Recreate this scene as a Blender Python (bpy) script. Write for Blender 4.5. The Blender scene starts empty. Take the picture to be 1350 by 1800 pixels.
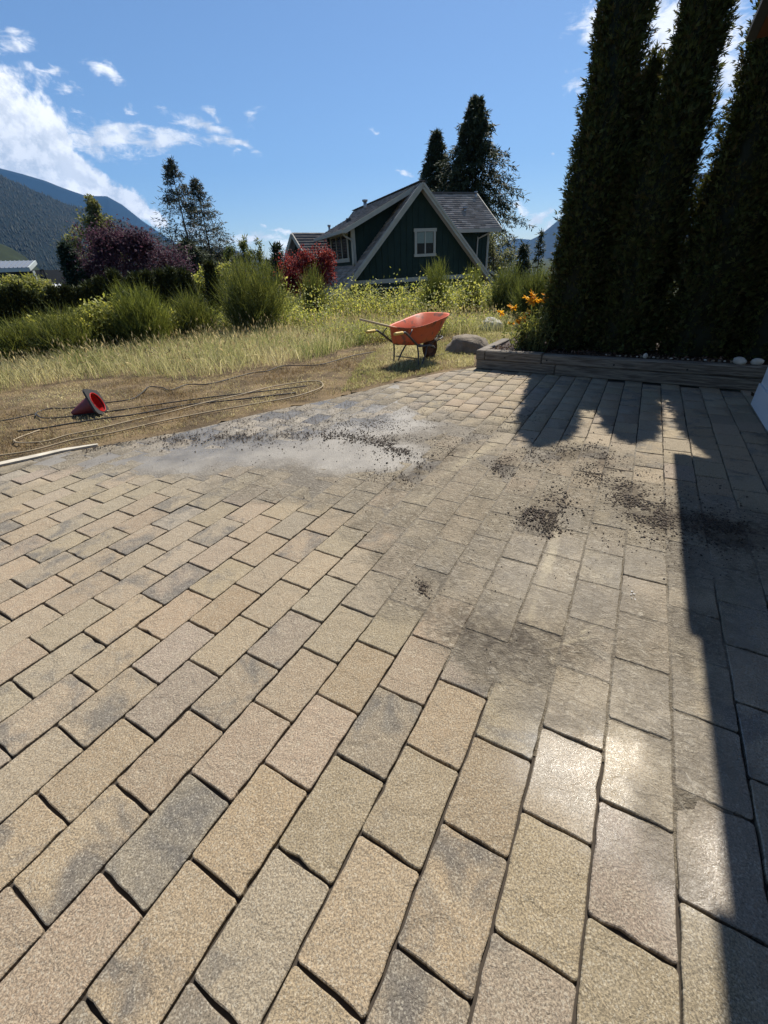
import bpy, bmesh, math, random
import numpy as np
from mathutils import Vector, Matrix, noise as mnoise

SC = bpy.context.scene
COL = SC.collection
rng = np.random.default_rng(7)
random.seed(7)
R = math.radians

# ------------------------------------------------------------------ camera
FPX, PITCH, ROLL, YAW, OFF, WID = 728.813, 0.53492, -0.051588, 0.534943, 0.283736, 0.140063
CAMH = 0.2 / WID                       # a paver is 0.20 m wide
cp, sp = math.cos(PITCH), math.sin(PITCH)
cr, sr = math.cos(ROLL), math.sin(ROLL)
F_ = Vector((0, cp, -sp)); R0 = Vector((1, 0, 0)); U0 = Vector((0, sp, cp))
RX = R0 * cr + U0 * sr
UX = R0 * -sr + U0 * cr
cd = bpy.data.cameras.new("camera")
cam = bpy.data.objects.new("camera", cd); COL.objects.link(cam)
M = Matrix.Identity(4)
for i in range(3):
    M[i][0], M[i][1], M[i][2] = RX[i], UX[i], -F_[i]
M[2][3] = CAMH
cam.matrix_world = M
cd.sensor_fit = 'VERTICAL'; cd.sensor_height = 24.0; cd.lens = FPX / 1800 * 24.0
cd.clip_start = 0.05; cd.clip_end = 30000
SC.camera = cam

def ray(u, v):
    x, y = (u - 675) / FPX, -(v - 900) / FPX
    d = RX * x + UX * y + F_
    return d
def g(u, v, z=0.0):
    d = ray(u, v); t = (z - CAMH) / d.z
    return Vector((d.x * t, d.y * t, z))
def at(u, v, Y):
    d = ray(u, v); t = Y / d.y
    return Vector((d.x * t, Y, CAMH + d.z * t))
def azel(u, v):
    d = ray(u, v)
    return math.atan2(d.x, d.y), math.atan2(d.z, math.hypot(d.x, d.y))
def pix(P):
    q = Vector(P) - Vector((0, 0, CAMH))
    zf = q.dot(F_)
    if zf < 0.02: return (-9999, -9999)
    return 675 + FPX * q.dot(RX) / zf, 900 - FPX * q.dot(UX) / zf

# ------------------------------------------------------------------ sun, sky, exposure
SUN_AZ, SUN_EL = R(25.4), R(54)
SUN_STRENGTH, SKY_STRENGTH, CLOUD_STRENGTH, EXPOSURE = 4.8, 0.075, 0.88, 0.66
sd = bpy.data.lights.new("sun", 'SUN'); sd.energy = SUN_STRENGTH; sd.angle = R(0.55); sd.color = (1.0, 0.945, 0.855)
sun = bpy.data.objects.new("sun", sd); COL.objects.link(sun)
S_ = Vector((math.sin(SUN_AZ) * math.cos(SUN_EL), math.cos(SUN_AZ) * math.cos(SUN_EL), math.sin(SUN_EL)))
sun.rotation_euler = S_.to_track_quat('Z', 'Y').to_euler()
sun.location = (6, 12, 20)

vs = SC.view_settings
vs.view_transform = 'Standard'; vs.look = 'None'; vs.gamma = 1.0; vs.exposure = EXPOSURE
try: vs.use_curve_mapping = False
except Exception: pass

world = bpy.data.worlds.new("World"); SC.world = world; world.use_nodes = True
class NT:
    """small helper for building node trees"""
    def __init__(s, tree): s.t = tree; s.n = tree.nodes; s.l = tree.links
    def new(s, typ, **kw):
        n = s.n.new(typ)
        for k, v in kw.items(): setattr(n, k, v)
        return n
    def put(s, sock, v):
        if v is None: return
        if isinstance(v, bpy.types.NodeSocket): s.l.new(v, sock)
        else: sock.default_value = v
    def math(s, op, a, b=None, c=None, clamp=False):
        n = s.new('ShaderNodeMath', operation=op, use_clamp=clamp)
        s.put(n.inputs[0], a); s.put(n.inputs[1], b)
        if c is not None: s.put(n.inputs[2], c)
        return n.outputs[0]
    def vmath(s, op, a, b=None, out=0):
        n = s.new('ShaderNodeVectorMath', operation=op)
        s.put(n.inputs[0], a)
        if b is not None: s.put(n.inputs[1], b)
        return n.outputs[out]
    def scale(s, a, f):
        n = s.new('ShaderNodeVectorMath', operation='SCALE'); s.put(n.inputs[0], a); s.put(n.inputs[3], f)
        return n.outputs[0]
    def noise(s, vec, scale, detail=4, rough=0.55, dist=0.0, out=0):
        n = s.new('ShaderNodeTexNoise'); s.put(n.inputs['Vector'], vec)
        n.inputs['Scale'].default_value = scale; n.inputs['Detail'].default_value = detail
        n.inputs['Roughness'].default_value = rough; n.inputs['Distortion'].default_value = dist
        return n.outputs[out]
    def smooth(s, v, lo, hi):
        n = s.new('ShaderNodeMapRange', interpolation_type='SMOOTHSTEP')
        s.put(n.inputs[0], v); n.inputs[1].default_value = lo; n.inputs[2].default_value = hi
        return n.outputs[0]
    def mix(s, f, a, b, blend='MIX'):
        n = s.new('ShaderNodeMix', data_type='RGBA', blend_type=blend)
        s.put(n.inputs[0], f); s.put(n.inputs[6], a); s.put(n.inputs[7], b)
        return n.outputs[2]
    def fmix(s, f, a, b):
        n = s.new('ShaderNodeMix', data_type='FLOAT')
        s.put(n.inputs[0], f); s.put(n.inputs[2], a); s.put(n.inputs[3], b)
        return n.outputs[0]
    def blob(s, P, c, row1, row2, strength=1.0):
        d = s.vmath('SUBTRACT', P, c)
        a = s.vmath('DOT_PRODUCT', d, row1, out=1); b = s.vmath('DOT_PRODUCT', d, row2, out=1)
        l = s.math('SQRT', s.math('ADD', s.math('MULTIPLY', a, a), s.math('MULTIPLY', b, b)))
        return s.math('MULTIPLY', s.math('SUBTRACT', 1.0, l), strength)
    def union(s, vals):
        r = vals[0]
        for v in vals[1:]: r = s.math('MAXIMUM', r, v)
        return r

def rows_of(c, a, b):
    """inverse of the 2x2 matrix with columns a, b -> two row vectors"""
    det = a[0] * b[1] - b[0] * a[1]
    return (b[1] / det, -b[0] / det, 0), (-a[1] / det, a[0] / det, 0)

def build_world():
    w = NT(world.node_tree)
    w.n.clear()
    out = w.new('ShaderNodeOutputWorld')
    sky = w.new('ShaderNodeTexSky', sky_type='NISHITA')
    sky.sun_disc = False; sky.sun_elevation = SUN_EL; sky.sun_rotation = SUN_AZ
    sky.altitude = 200; sky.air_density = 1.0; sky.dust_density = 0.28; sky.ozone_density = 5.6
    bg = w.new('ShaderNodeBackground'); bg.inputs[1].default_value = SKY_STRENGTH
    w.l.new(sky.outputs[0], bg.inputs[0])
    tc = w.new('ShaderNodeTexCoord')
    d = w.vmath('NORMALIZE', tc.outputs['Generated'])
    sx = w.new('ShaderNodeSeparateXYZ'); w.l.new(d, sx.inputs[0])
    az = w.math('ARCTAN2', sx.outputs[0], sx.outputs[1])
    el = w.math('ARCSINE', sx.outputs[2])
    cx = w.new('ShaderNodeCombineXYZ'); w.l.new(az, cx.inputs[0]); w.l.new(el, cx.inputs[1])
    P = cx.outputs[0]
    # slow warp, then fine billows
    nv = w.noise(d, 9.0, 5, 0.6, out=1)
    warp = w.scale(w.vmath('SUBTRACT', nv, (0.5, 0.5, 0.5)), 0.10)
    PW = w.vmath('ADD', P, warp)
    def E(cx_, cy_, rx, ry, rot=0, st=1.0):
        c = azel(cx_, cy_); ca, sa = math.cos(R(rot)), math.sin(R(rot))
        a = azel(cx_ + rx * ca * .5, cy_ + rx * sa * .5); b = azel(cx_ - ry * sa * .5, cy_ + ry * ca * .5)
        a = ((a[0] - c[0]) * 2, (a[1] - c[1]) * 2); b = ((b[0] - c[0]) * 2, (b[1] - c[1]) * 2)
        r1, r2 = rows_of(c, a, b)
        return w.blob(PW, (c[0], c[1], 0), r1, r2, st)
    heavy = [E(20, 255, 120, 125, 20, 1.4), E(115, 305, 120, 62, 28, 1.3), E(-90, 230, 200, 150, 0, 1.4), E(195, 345, 90, 38, 32, 1.1), E(75, 320, 130, 55, 10, 1.2),
             E(250, 372, 55, 16, 38, .7)]
    wisps = [E(190, 238, 160, 36, 12, 1.15), E(300, 252, 75, 26, 0, 1.1), E(362, 232, 80, 24, 30, .85), E(410, 258, 80, 13, 22, .8),
             E(432, 208, 24, 18, -20, .6), E(372, 200, 40, 16, 40, .6), E(178, 130, 70, 20, 20, .85), E(20, 72, 45, 26, 20, .75), E(100, 132, 28, 12, 10, .55),
             E(120, 160, 26, 10, 15, .5), E(62, 130, 18, 10, 30, .5), E(235, 207, 16, 10, 0, .6), E(1035, 40, 50, 46, 30, .85), E(1200, 62, 190, 120, 20, 1.15), E(1290, 120, 80, 90, 0, 1.0),
             E(1018, 150, 26, 16, -20, .6), E(940, 372, 42, 16, -5, .95), E(722, 314, 18, 10, 0, .95), E(905, 360, 16, 12, 0, .9), E(965, 396, 30, 14, -30, .8),
             E(500, 404, 70, 7, 0, .75), E(450, 422, 130, 16, 0, .8), E(560, 418, 110, 12, 0, .7), E(660, 228, 10, 5, 0, .5), E(408, 282, 18, 7, 0, .5), E(980, 278, 8, 5, 0, .5)]
    # the sky outside the frame goes on the same way
    for (a0, e0, ra, re) in ((80, 24, 16, 6), (120, 32, 12, 5), (165, 20, 20, 6), (-110, 28, 16, 6), (-150, 18, 22, 5), (-75, 16, 18, 8), (60, 40, 10, 5)):
        r1 = (1 / R(ra), 0, 0); r2 = (0, 1 / R(re), 0)
        wisps.append(w.blob(PW, (R(a0), R(e0), 0), r1, r2, .9))
    hv = w.union(heavy); wv = w.union(wisps)
    n1 = w.noise(d, 22.0, 9, 0.62, 0.2)
    stretch = w.vmath('MULTIPLY', P, (16.0, 46.0, 1.0))
    n2 = w.noise(stretch, 1.6, 8, 0.62, 0.5)
    n1c = w.math('SUBTRACT', n1, .5); n2c = w.math('SUBTRACT', n2, .5)
    covh = w.smooth(w.math('ADD', hv, w.math('MULTIPLY', n1c, 1.1)), 0.08, 0.34)
    covw = w.math('MULTIPLY', w.smooth(w.math('ADD', wv, w.math('MULTIPLY', n2c, 2.6)), 0.10, 0.95), .93)
    cov = w.math('MAXIMUM', covh, covw)
    # cloud tone: sunlit billows and greyer hollows
    d2 = w.vmath('ADD', d, tuple(S_ * 0.016))
    n1b = w.noise(d2, 22.0, 9, 0.62, 0.2)
    lit = w.smooth(w.math('SUBTRACT', n1, n1b), -0.10, 0.10)
    low = w.noise(d, 7.0, 4, 0.5)
    tone = w.math('ADD', w.math('MULTIPLY', lit, .55), w.math('MULTIPLY', w.smooth(low, .35, .62), .45))
    ccol = w.mix(tone, (0.50, 0.55, 0.62, 1), (1.0, 1.0, 1.0, 1))
    cb = w.new('ShaderNodeBackground'); w.l.new(ccol, cb.inputs[0]); cb.inputs[1].default_value = CLOUD_STRENGTH
    ms = w.new('ShaderNodeMixShader')
    w.l.new(cov, ms.inputs[0]); w.l.new(bg.outputs[0], ms.inputs[1]); w.l.new(cb.outputs[0], ms.inputs[2])
    w.l.new(ms.outputs[0], out.inputs[0])
build_world()
try:
    world.cycles.sampling_method = 'MANUAL'; world.cycles.sample_map_resolution = 512
except Exception: pass


# ------------------------------------------------------------------ object helpers
def tag(o, label=None, cat=None, group=None, kind=None):
    if label: o["label"] = label
    if cat: o["category"] = cat
    if group: o["group"] = group
    if kind: o["kind"] = kind
    return o
def empty(name, loc=(0, 0, 0), label=None, cat=None, group=None):
    o = bpy.data.objects.new(name, None); COL.objects.link(o); o.location = loc
    o.empty_display_size = 0.1
    return tag(o, label, cat, group)
def link(name, me, mat=None, parent=None):
    o = bpy.data.objects.new(name, me); COL.objects.link(o)
    if mat is not None and not me.materials: me.materials.append(mat)
    if parent is not None: o.parent = parent
    return o
def mesh_np(name, V, T, C=None, mat=None, parent=None, smooth=False):
    V = np.asarray(V, np.float32).reshape(-1, 3); T = np.asarray(T, np.int32).reshape(-1, 3)
    me = bpy.data.meshes.new(name)
    me.vertices.add(len(V)); me.vertices.foreach_set('co', V.ravel())
    me.loops.add(T.size); me.loops.foreach_set('vertex_index', T.ravel())
    me.polygons.add(len(T)); me.polygons.foreach_set('loop_start', np.arange(0, T.size, 3, dtype=np.int32))
    me.update(calc_edges=True)
    if C is not None:
        C = np.asarray(C, np.float32)
        if C.shape[1] == 3: C = np.concatenate([C, np.ones((len(C), 1), np.float32)], 1)
        a = me.attributes.new('col', 'FLOAT_COLOR', 'POINT'); a.data.foreach_set('color', C.ravel())
    if smooth: me.polygons.foreach_set('use_smooth', np.ones(len(T), bool))
    return link(name, me, mat, parent)
def bm_obj(name, bm, mat=None, parent=None, smooth=False):
    me = bpy.data.meshes.new(name); bm.normal_update(); bm.to_mesh(me); bm.free()
    if smooth: me.polygons.foreach_set('use_smooth', np.ones(len(me.polygons), bool))
    return link(name, me, mat, parent)
def bm_box(bm, c, size, rot=None, bev=0.0):
    m = Matrix.Translation(Vector(c)) @ (rot.to_4x4() if rot is not None else Matrix.Identity(4)) @ Matrix.Diagonal((size[0], size[1], size[2], 1))
    r = bmesh.ops.create_cube(bm, size=1.0, matrix=m)
    if bev > 0:
        es = list({e for v in r['verts'] for e in v.link_edges})
        bmesh.ops.bevel(bm, geom=es, offset=bev, segments=1, affect='EDGES', profile=.7)
def box_obj(name, c, size, mat, parent=None, rot=None, bev=0.0):
    bm = bmesh.new(); bm_box(bm, c, size, rot, bev)
    return bm_obj(name, bm, mat, parent)
def prism(name, pts, ext, mat, parent=None):
    """closed polygon pts (3-D) pushed along ext"""
    bm = bmesh.new()
    a = [bm.verts.new(Vector(p)) for p in pts]; b = [bm.verts.new(Vector(p) + Vector(ext)) for p in pts]
    bm.faces.new(a); bm.faces.new(b[::-1])
    n = len(pts)
    for i in range(n): bm.faces.new((a[i], b[i], b[(i + 1) % n], a[(i + 1) % n]))
    bmesh.ops.recalc_face_normals(bm, faces=bm.faces)
    return bm_obj(name, bm, mat, parent)
def tube_arrays(path, rad, seg=8, caps=True):
    P = np.asarray([tuple(p) for p in path], float); n = len(P)
    rad = np.broadcast_to(np.asarray(rad, float), (n,))
    Tn = np.gradient(P, axis=0); Tn /= np.linalg.norm(Tn, axis=1)[:, None] + 1e-12
    up = np.array([0, 0, 1.0]) if abs(Tn[0][2]) < .9 else np.array([1.0, 0, 0])
    Vs = []; prev = None
    for i in range(n):
        if prev is None: s = np.cross(Tn[i], up)
        else: s = prev - Tn[i] * (prev @ Tn[i])
        s /= np.linalg.norm(s) + 1e-12; b = np.cross(s, Tn[i]); prev = s
        a = np.linspace(0, 2 * np.pi, seg, endpoint=False)
        Vs.append(P[i] + rad[i] * (np.cos(a)[:, None] * s + np.sin(a)[:, None] * b))
    V = np.concatenate(Vs); T = []
    for i in range(n - 1):
        for k in range(seg):
            a0, a1 = i * seg + k, i * seg + (k + 1) % seg
            T += [(a0, a1, a1 + seg), (a0, a1 + seg, a0 + seg)]
    if caps:
        for k in range(1, seg - 1):
            T.append((0, k + 1, k)); o = (n - 1) * seg; T.append((o, o + k, o + k + 1))
    return V, np.array(T)
def tube(name, path, rad, mat, parent=None, seg=8):
    V, T = tube_arrays(path, rad, seg)
    return mesh_np(name, V, T, None, mat, parent, smooth=True)
def spline(pts, n=12):
    """Catmull-Rom through pts"""
    P = [np.array(tuple(p), float) for p in pts]; P = [2 * P[0] - P[1]] + P + [2 * P[-1] - P[-2]]
    out = []
    for i in range(1, len(P) - 2):
        for t in np.linspace(0, 1, n, endpoint=False):
            a, b, c, d = P[i - 1:i + 3]
            out.append(.5 * ((2 * b) + (c - a) * t + (2 * a - 5 * b + 4 * c - d) * t * t + (3 * b - a - 3 * c + d) * t ** 3))
    out.append(P[-2]); return out

# ------------------------------------------------------------------ materials
def new_mat(name):
    m = bpy.data.materials.new(name); m.use_nodes = True
    w = NT(m.node_tree); w.n.clear()
    out = w.new('ShaderNodeOutputMaterial'); b = w.new('ShaderNodeBsdfPrincipled')
    w.l.new(b.outputs[0], out.inputs[0])
    return m, w, b, out
def simple(name, col, rough=.6, metal=0.0, var=.18, scale=12.0, bump=0.0, bscale=60.0, spec=.5):
    m, w, b, out = new_mat(name)
    tc = w.new('ShaderNodeTexCoord'); n = w.noise(tc.outputs['Object'], scale, 5)
    f = w.math('MULTIPLY_ADD', n, 2 * var, 1 - var)
    c = w.mix(1.0, (*col, 1), None, 'MULTIPLY')
    mx = c.node
    cc = w.new('ShaderNodeCombineColor')
    for i in range(3): w.l.new(f, cc.inputs[i])
    w.l.new(cc.outputs[0], mx.inputs[7])
    w.l.new(c, b.inputs['Base Color'])
    b.inputs['Roughness'].default_value = rough; b.inputs['Metallic'].default_value = metal
    b.inputs['Specular IOR Level'].default_value = spec
    if bump:
        bp = w.new('ShaderNodeBump'); bp.inputs['Strength'].default_value = 1.0; bp.inputs['Distance'].default_value = bump
        w.l.new(w.noise(tc.outputs['Object'], bscale, 6), bp.inputs['Height']); w.l.new(bp.outputs[0], b.inputs['Normal'])
    return m
def foliage(name, transl=.35, rough=.55, spec=.25, tint=(1.25, 1.15, .55, 1)):
    m, w, b, out = new_mat(name)
    a = w.new('ShaderNodeAttribute', attribute_name='col')
    w.l.new(a.outputs['Color'], b.inputs['Base Color'])
    b.inputs['Roughness'].default_value = rough; b.inputs['Specular IOR Level'].default_value = spec
    tr = w.new('ShaderNodeBsdfTranslucent')
    tcol = w.mix(1.0, a.outputs['Color'], tint, 'MULTIPLY')
    w.l.new(tcol, tr.inputs[0])
    ms = w.new('ShaderNodeMixShader'); ms.inputs[0].default_value = transl
    w.l.new(b.outputs[0], ms.inputs[1]); w.l.new(tr.outputs[0], ms.inputs[2]); w.l.new(ms.outputs[0], out.inputs[0])
    return m
M_LEAF = foliage('leaf', .52); M_GRASS = foliage('dry_grass', .58, .6, tint=(1.05, 1.04, .85, 1)); M_CONIFER = foliage('conifer_foliage', .14, .65, .15); M_PLUM = foliage('plum_leaf', .4, .6, .12, (1.05, 1.0, 1.0, 1)); M_CEDAR = foliage('cedar_foliage', .30, .6, .2)
M_BARK = simple('bark', (.10, .075, .055), .9, var=.35, scale=20, bump=.01, bscale=40)

# ---- ground-plane masks in world metres
def gblobs(w, P, items):
    """items: pixel ellipses (cx, cy, rx, ry, rot, strength) laid on the ground plane as world ellipses"""
    vals = []
    for (cx, cy, rx, ry, rot, st) in items:
        c = g(cx, cy); ca, sa = math.cos(R(rot)), math.sin(R(rot))
        a = (g(cx + rx * ca * .5, cy + rx * sa * .5) - c) * 2; b = (g(cx - ry * sa * .5, cy + ry * ca * .5) - c) * 2
        r1, r2 = rows_of(c, a, b)
        vals.append(w.blob(P, (c.x, c.y, 0), r1, r2, st))
    return w.union(vals)
SILT = [(860, 1010, 330, 150, 8, 1.0), (1080, 1130, 270, 200, 0, 1.0), (1000, 900, 330, 120, 0, 1.0), (760, 880, 230, 70, -8, .85),
        (1230, 950, 200, 130, 0, 1.0), (640, 835, 220, 50, 0, .9), (480, 800, 330, 38, -5, 1.0), (850, 1130, 170, 90, 20, .8), (700, 770, 260, 70, -5, .9), (1200, 1330, 120, 240, 0, .7), (560, 850, 300, 50, 0, .9), (900, 820, 300, 60, -5, .9)]
SLICK = [(470, 752, 330, 74, -8, 1.2), (420, 735, 260, 44, -12, 1.2), (570, 708, 190, 38, -12, 1.2), (300, 762, 220, 34, -10, 1.1), (690, 740, 110, 40, 0, .7), (270, 800, 230, 30, -5, 1.1), (600, 722, 150, 36, -10, 1.0), (630, 800, 170, 42, 0, .9), (120, 808, 120, 16, -5, .8)]
GLOSS = [(480, 742, 280, 54, -12, 1.15), (590, 718, 150, 34, -12, 1.1), (330, 768, 170, 20, -8, .9), (640, 735, 90, 36, 0, .7)]
WET_SHADE = [(500, 760, 340, 75, -6, 1.0), (1075, 1290, 250, 290, 0, 1.0), (1230, 1450, 150, 300, 0, 1.0), (1400, 1200, 200, 400, 0, 1.4), (1420, 1600, 160, 400, 0, 1.4), (1000, 1010, 360, 200, 0, .62), (840, 1130, 120, 60, 0, .35)]  # wet patches; the right-hand ellipses also paint in the house shade

def ground_masks(w):
    geo = w.new('ShaderNodeNewGeometry'); P = geo.outputs['Position']
    flat = w.vmath('MULTIPLY', P, (1, 1, 0))
    nz = w.noise(flat, 3.2, 6, .62); nzc = w.math('SUBTRACT', nz, .5)
    silt = w.smooth(w.math('ADD', w.union([gblobs(w, flat, SILT), gblobs(w, flat, SLICK)]), w.math('MULTIPLY', nzc, .9)), .05, .42)
    slick = w.smooth(w.math('ADD', gblobs(w, flat, SLICK), w.math('MULTIPLY', nzc, .5)), .05, .45)
    wet = w.smooth(w.math('ADD', gblobs(w, flat, WET_SHADE), w.math('MULTIPLY', nzc, .9)), .05, .6)  # wetness plus the painted house shade
    return flat, nz, silt, slick, wet
PALE = [(968, 975, 16, 110, 17, 1.0), (935, 1075, 12, 60, 14, .8), (905, 700, 60, 8, -25, .0), (1015, 1125, 70, 7, -12, .8), (1035, 1105, 60, 6, -28, .7), (850, 790, 130, 12, -32, .7), (1090, 1290, 60, 70, 0, .5), (860, 1240, 40, 60, 10, .7), (1240, 1180, 30, 60, 20, .6), (740, 880, 60, 16, -30, .5)]
MUD = [(960, 895, 62, 34, -35, .55), (1005, 800, 80, 16, -5, .8), (885, 818, 34, 22, -40, .8), (1110, 868, 40, 34, 50, .9), (1190, 915, 130, 32, 8, 1.1), (1290, 940, 120, 40, 6, 1.0),
       (640, 775, 110, 16, 12, .8), (400, 772, 200, 12, -2, .8), (745, 1030, 20, 26, 0, .6), (760, 815, 110, 18, -28, .7), (880, 1110, 230, 70, 12, .55), (1060, 815, 34, 22, 60, .8)]
def row_frame(w, flat):
    a = w.vmath('DOT_PRODUCT', flat, (math.cos(YAW), -math.sin(YAW), 0), out=1); b_ = w.vmath('DOT_PRODUCT', flat, (math.sin(YAW), math.cos(YAW), 0), out=1)
    c = w.new('ShaderNodeCombineXYZ'); w.l.new(a, c.inputs[0]); w.l.new(b_, c.inputs[1]); return c.outputs[0]
def silt_color(w, flat, nz):
    # brown film swept along the rows, paler where it has drained, dark where crumbs of soil were ground in
    rf = row_frame(w, flat)
    st = w.noise(w.vmath('MULTIPLY', rf, (9.0, 2.2, 1.0)), 1.0, 6, .62, .35)
    pt = w.noise(flat, 4.5, 6, .66, .25)
    sw = w.math('ADD', w.math('MULTIPLY', st, .5), w.math('MULTIPLY', pt, .5))
    base = w.mix(w.smooth(sw, .36, .64), (.215, .180, .128, 1), (.35, .30, .222, 1))
    rip = w.noise(w.vmath('MULTIPLY', rf, (26.0, 40.0, 1.0)), 1.0, 5, .68, 1.6)
    base = w.mix(w.math('MULTIPLY', w.smooth(rip, .52, .62), .70), base, (.48, .43, .34, 1))
    base = w.mix(w.math('MULTIPLY', w.smooth(rip, .48, .37), .55), base, (.105, .085, .06, 1))
    gr = w.noise(flat, 200.0, 3, .65)
    base = w.mix(w.math('MULTIPLY', w.smooth(gr, .46, .62), .62), base, (.075, .06, .042, 1))
    pale = w.smooth(w.math('ADD', gblobs(w, flat, PALE), w.math('MULTIPLY', w.math('SUBTRACT', w.noise(flat, 20.0, 5, .65), .5), 1.2)), .15, .7)
    base = w.mix(w.math('MULTIPLY', pale, .72), base, (.46, .395, .275, 1))
    md = w.math('ADD', gblobs(w, flat, MUD), w.math('MULTIPLY', w.math('SUBTRACT', w.noise(flat, 24.0, 6, .72), .5), 2.2))
    mud = w.smooth(md, .10, .60)
    return w.mix(w.math('MULTIPLY', mud, .72), base, (.058, .043, .030, 1)), sw, rip

def paver_material(name, from_attr):
    m, w, b, out = new_mat(name)
    flat, nz, silt, slick, wet = ground_masks(w)
    if from_attr:
        a = w.new('ShaderNodeAttribute', attribute_name='col'); base, blot = a.outputs['Color'], a.outputs['Alpha']
        off = w.scale(base, 37.0)
    else:
        oi = w.new('ShaderNodeObjectInfo'); base, blot = oi.outputs['Color'], oi.outputs['Alpha']
        off = w.scale(base, 37.0)
    pos = w.vmath('ADD', flat, off)
    n = w.noise(pos, 6.0, 5, .6, .5)
    bl = w.smooth(w.math('ADD', n, w.math('MULTIPLY', w.math('SUBTRACT', blot, .5), .42)), .54, .76)
    col = w.mix(w.math('MULTIPLY', bl, .80), base, (.135, .128, .118, 1))
    n3 = w.noise(pos, 22.0, 4, .6)
    col = w.mix(w.math('MULTIPLY', w.smooth(n3, .40, .72), .30), col, (.42, .36, .26, 1))
    # exposed sand grains
    gr = w.noise(flat, 190.0, 4, .75)
    gk = w.smooth(gr, .36, .62)
    col = w.mix(w.fmix(gk, .72, 0.0), col, (.060, .050, .040, 1))
    vo = w.new('ShaderNodeTexVoronoi'); w.l.new(flat, vo.inputs['Vector']); vo.inputs['Scale'].default_value = 300.0
    sepc = w.new('ShaderNodeSeparateColor'); w.l.new(vo.outputs['Color'], sepc.inputs[0])
    sep = w.math('GREATER_THAN', sepc.outputs[0], .86)
    col = w.mix(w.math('MULTIPLY', sep, .30), col, (.60, .55, .44, 1))
    sc, sw, rip = silt_color(w, flat, nz)
    thin = w.math('MULTIPLY', silt, w.fmix(w.smooth(sw, .40, .60), .90, .58))
    col = w.mix(thin, col, sc)
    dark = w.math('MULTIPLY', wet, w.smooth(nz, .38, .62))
    col = w.mix(w.math('MULTIPLY', dark, .42), col, (.10, .085, .065, 1))  # darkens wet paving and deepens the house shade in the colour
    w.l.new(col, b.inputs['Base Color'])
    fine = w.noise(flat, 90.0, 3, .6)
    rw = w.fmix(w.smooth(fine, .44, .56), .23, .46)
    wet = w.math('MULTIPLY', wet, w.fmix(silt, 1.0, .72))
    w.l.new(w.fmix(wet, .86, rw), b.inputs['Roughness'])
    w.l.new(w.fmix(wet, .25, .75), b.inputs['Specular IOR Level'])
    h = w.math('ADD', w.math('MULTIPLY', gr, .0036), w.math('MULTIPLY', w.noise(pos, 14.0, 6, .64, .8), .018))
    h = w.math('ADD', h, w.math('MULTIPLY', w.noise(flat, 42.0, 4, .62, 1.5), w.math('MULTIPLY', silt, .010)))
    h = w.math('ADD', h, w.math('MULTIPLY', w.math('MULTIPLY', rip, silt), .022))
    bp = w.new('ShaderNodeBump'); bp.inputs['Distance'].default_value = 1.0
    w.l.new(w.fmix(wet, .9, .42), bp.inputs['Strength'])
    w.l.new(h, bp.inputs['Height']); w.l.new(bp.outputs[0], b.inputs['Normal'])
    return m
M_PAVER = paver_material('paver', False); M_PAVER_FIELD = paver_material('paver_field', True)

def silt_material():
    m, w, b, out = new_mat('silt')
    flat, nz, silt, slick, wet = ground_masks(w)
    sc, sw, rip = silt_color(w, flat, nz)
    grey = w.mix(w.smooth(nz, .35, .65), (.140, .121, .094, 1), (.225, .200, .160, 1))
    gg = w.noise(flat, 150.0, 4, .7); grey = w.mix(w.math('MULTIPLY', w.smooth(gg, .50, .66), .55), grey, (.07, .06, .048, 1)); grey = w.mix(w.math('MULTIPLY', w.smooth(gg, .48, .36), .35), grey, (.40, .37, .31, 1))
    gloss = w.smooth(w.math('ADD', gblobs(w, flat, GLOSS), w.math('MULTIPLY', w.math('SUBTRACT', w.noise(flat, 5.0, 6, .65), .5), 1.1)), .0, .8)
    sc = w.mix(.38, sc, (.07, .056, .04, 1))
    col = w.mix(w.math('MULTIPLY', slick, .85), sc, grey)
    w.l.new(col, b.inputs['Base Color'])
    r = w.fmix(wet, .62, .34); r = w.fmix(slick, r, w.fmix(gloss, .58, w.fmix(w.smooth(w.noise(flat, 18.0, 5, .65), .40, .62), .07, .24)))
    w.l.new(r, b.inputs['Roughness']); w.l.new(w.fmix(slick, .4, .85), b.inputs['Specular IOR Level'])
    h = w.math('MULTIPLY', w.noise(flat, 42.0, 4, .6, 1.5), w.fmix(slick, .014, .0030))
    h = w.math('ADD', h, w.math('MULTIPLY', rip, w.fmix(slick, .024, .004)))
    h = w.math('ADD', h, w.math('MULTIPLY', w.noise(flat, 300.0, 2, .6), w.fmix(slick, .0016, .0003)))
    bp = w.new('ShaderNodeBump'); bp.inputs['Strength'].default_value = .8; bp.inputs['Distance'].default_value = 1.0
    w.l.new(h, bp.inputs['Height']); w.l.new(bp.outputs[0], b.inputs['Normal'])
    return m
M_SILT = silt_material()
M_JOINT = simple('joint_soil', (.045, .035, .026), .95, var=.4, scale=60)

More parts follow.
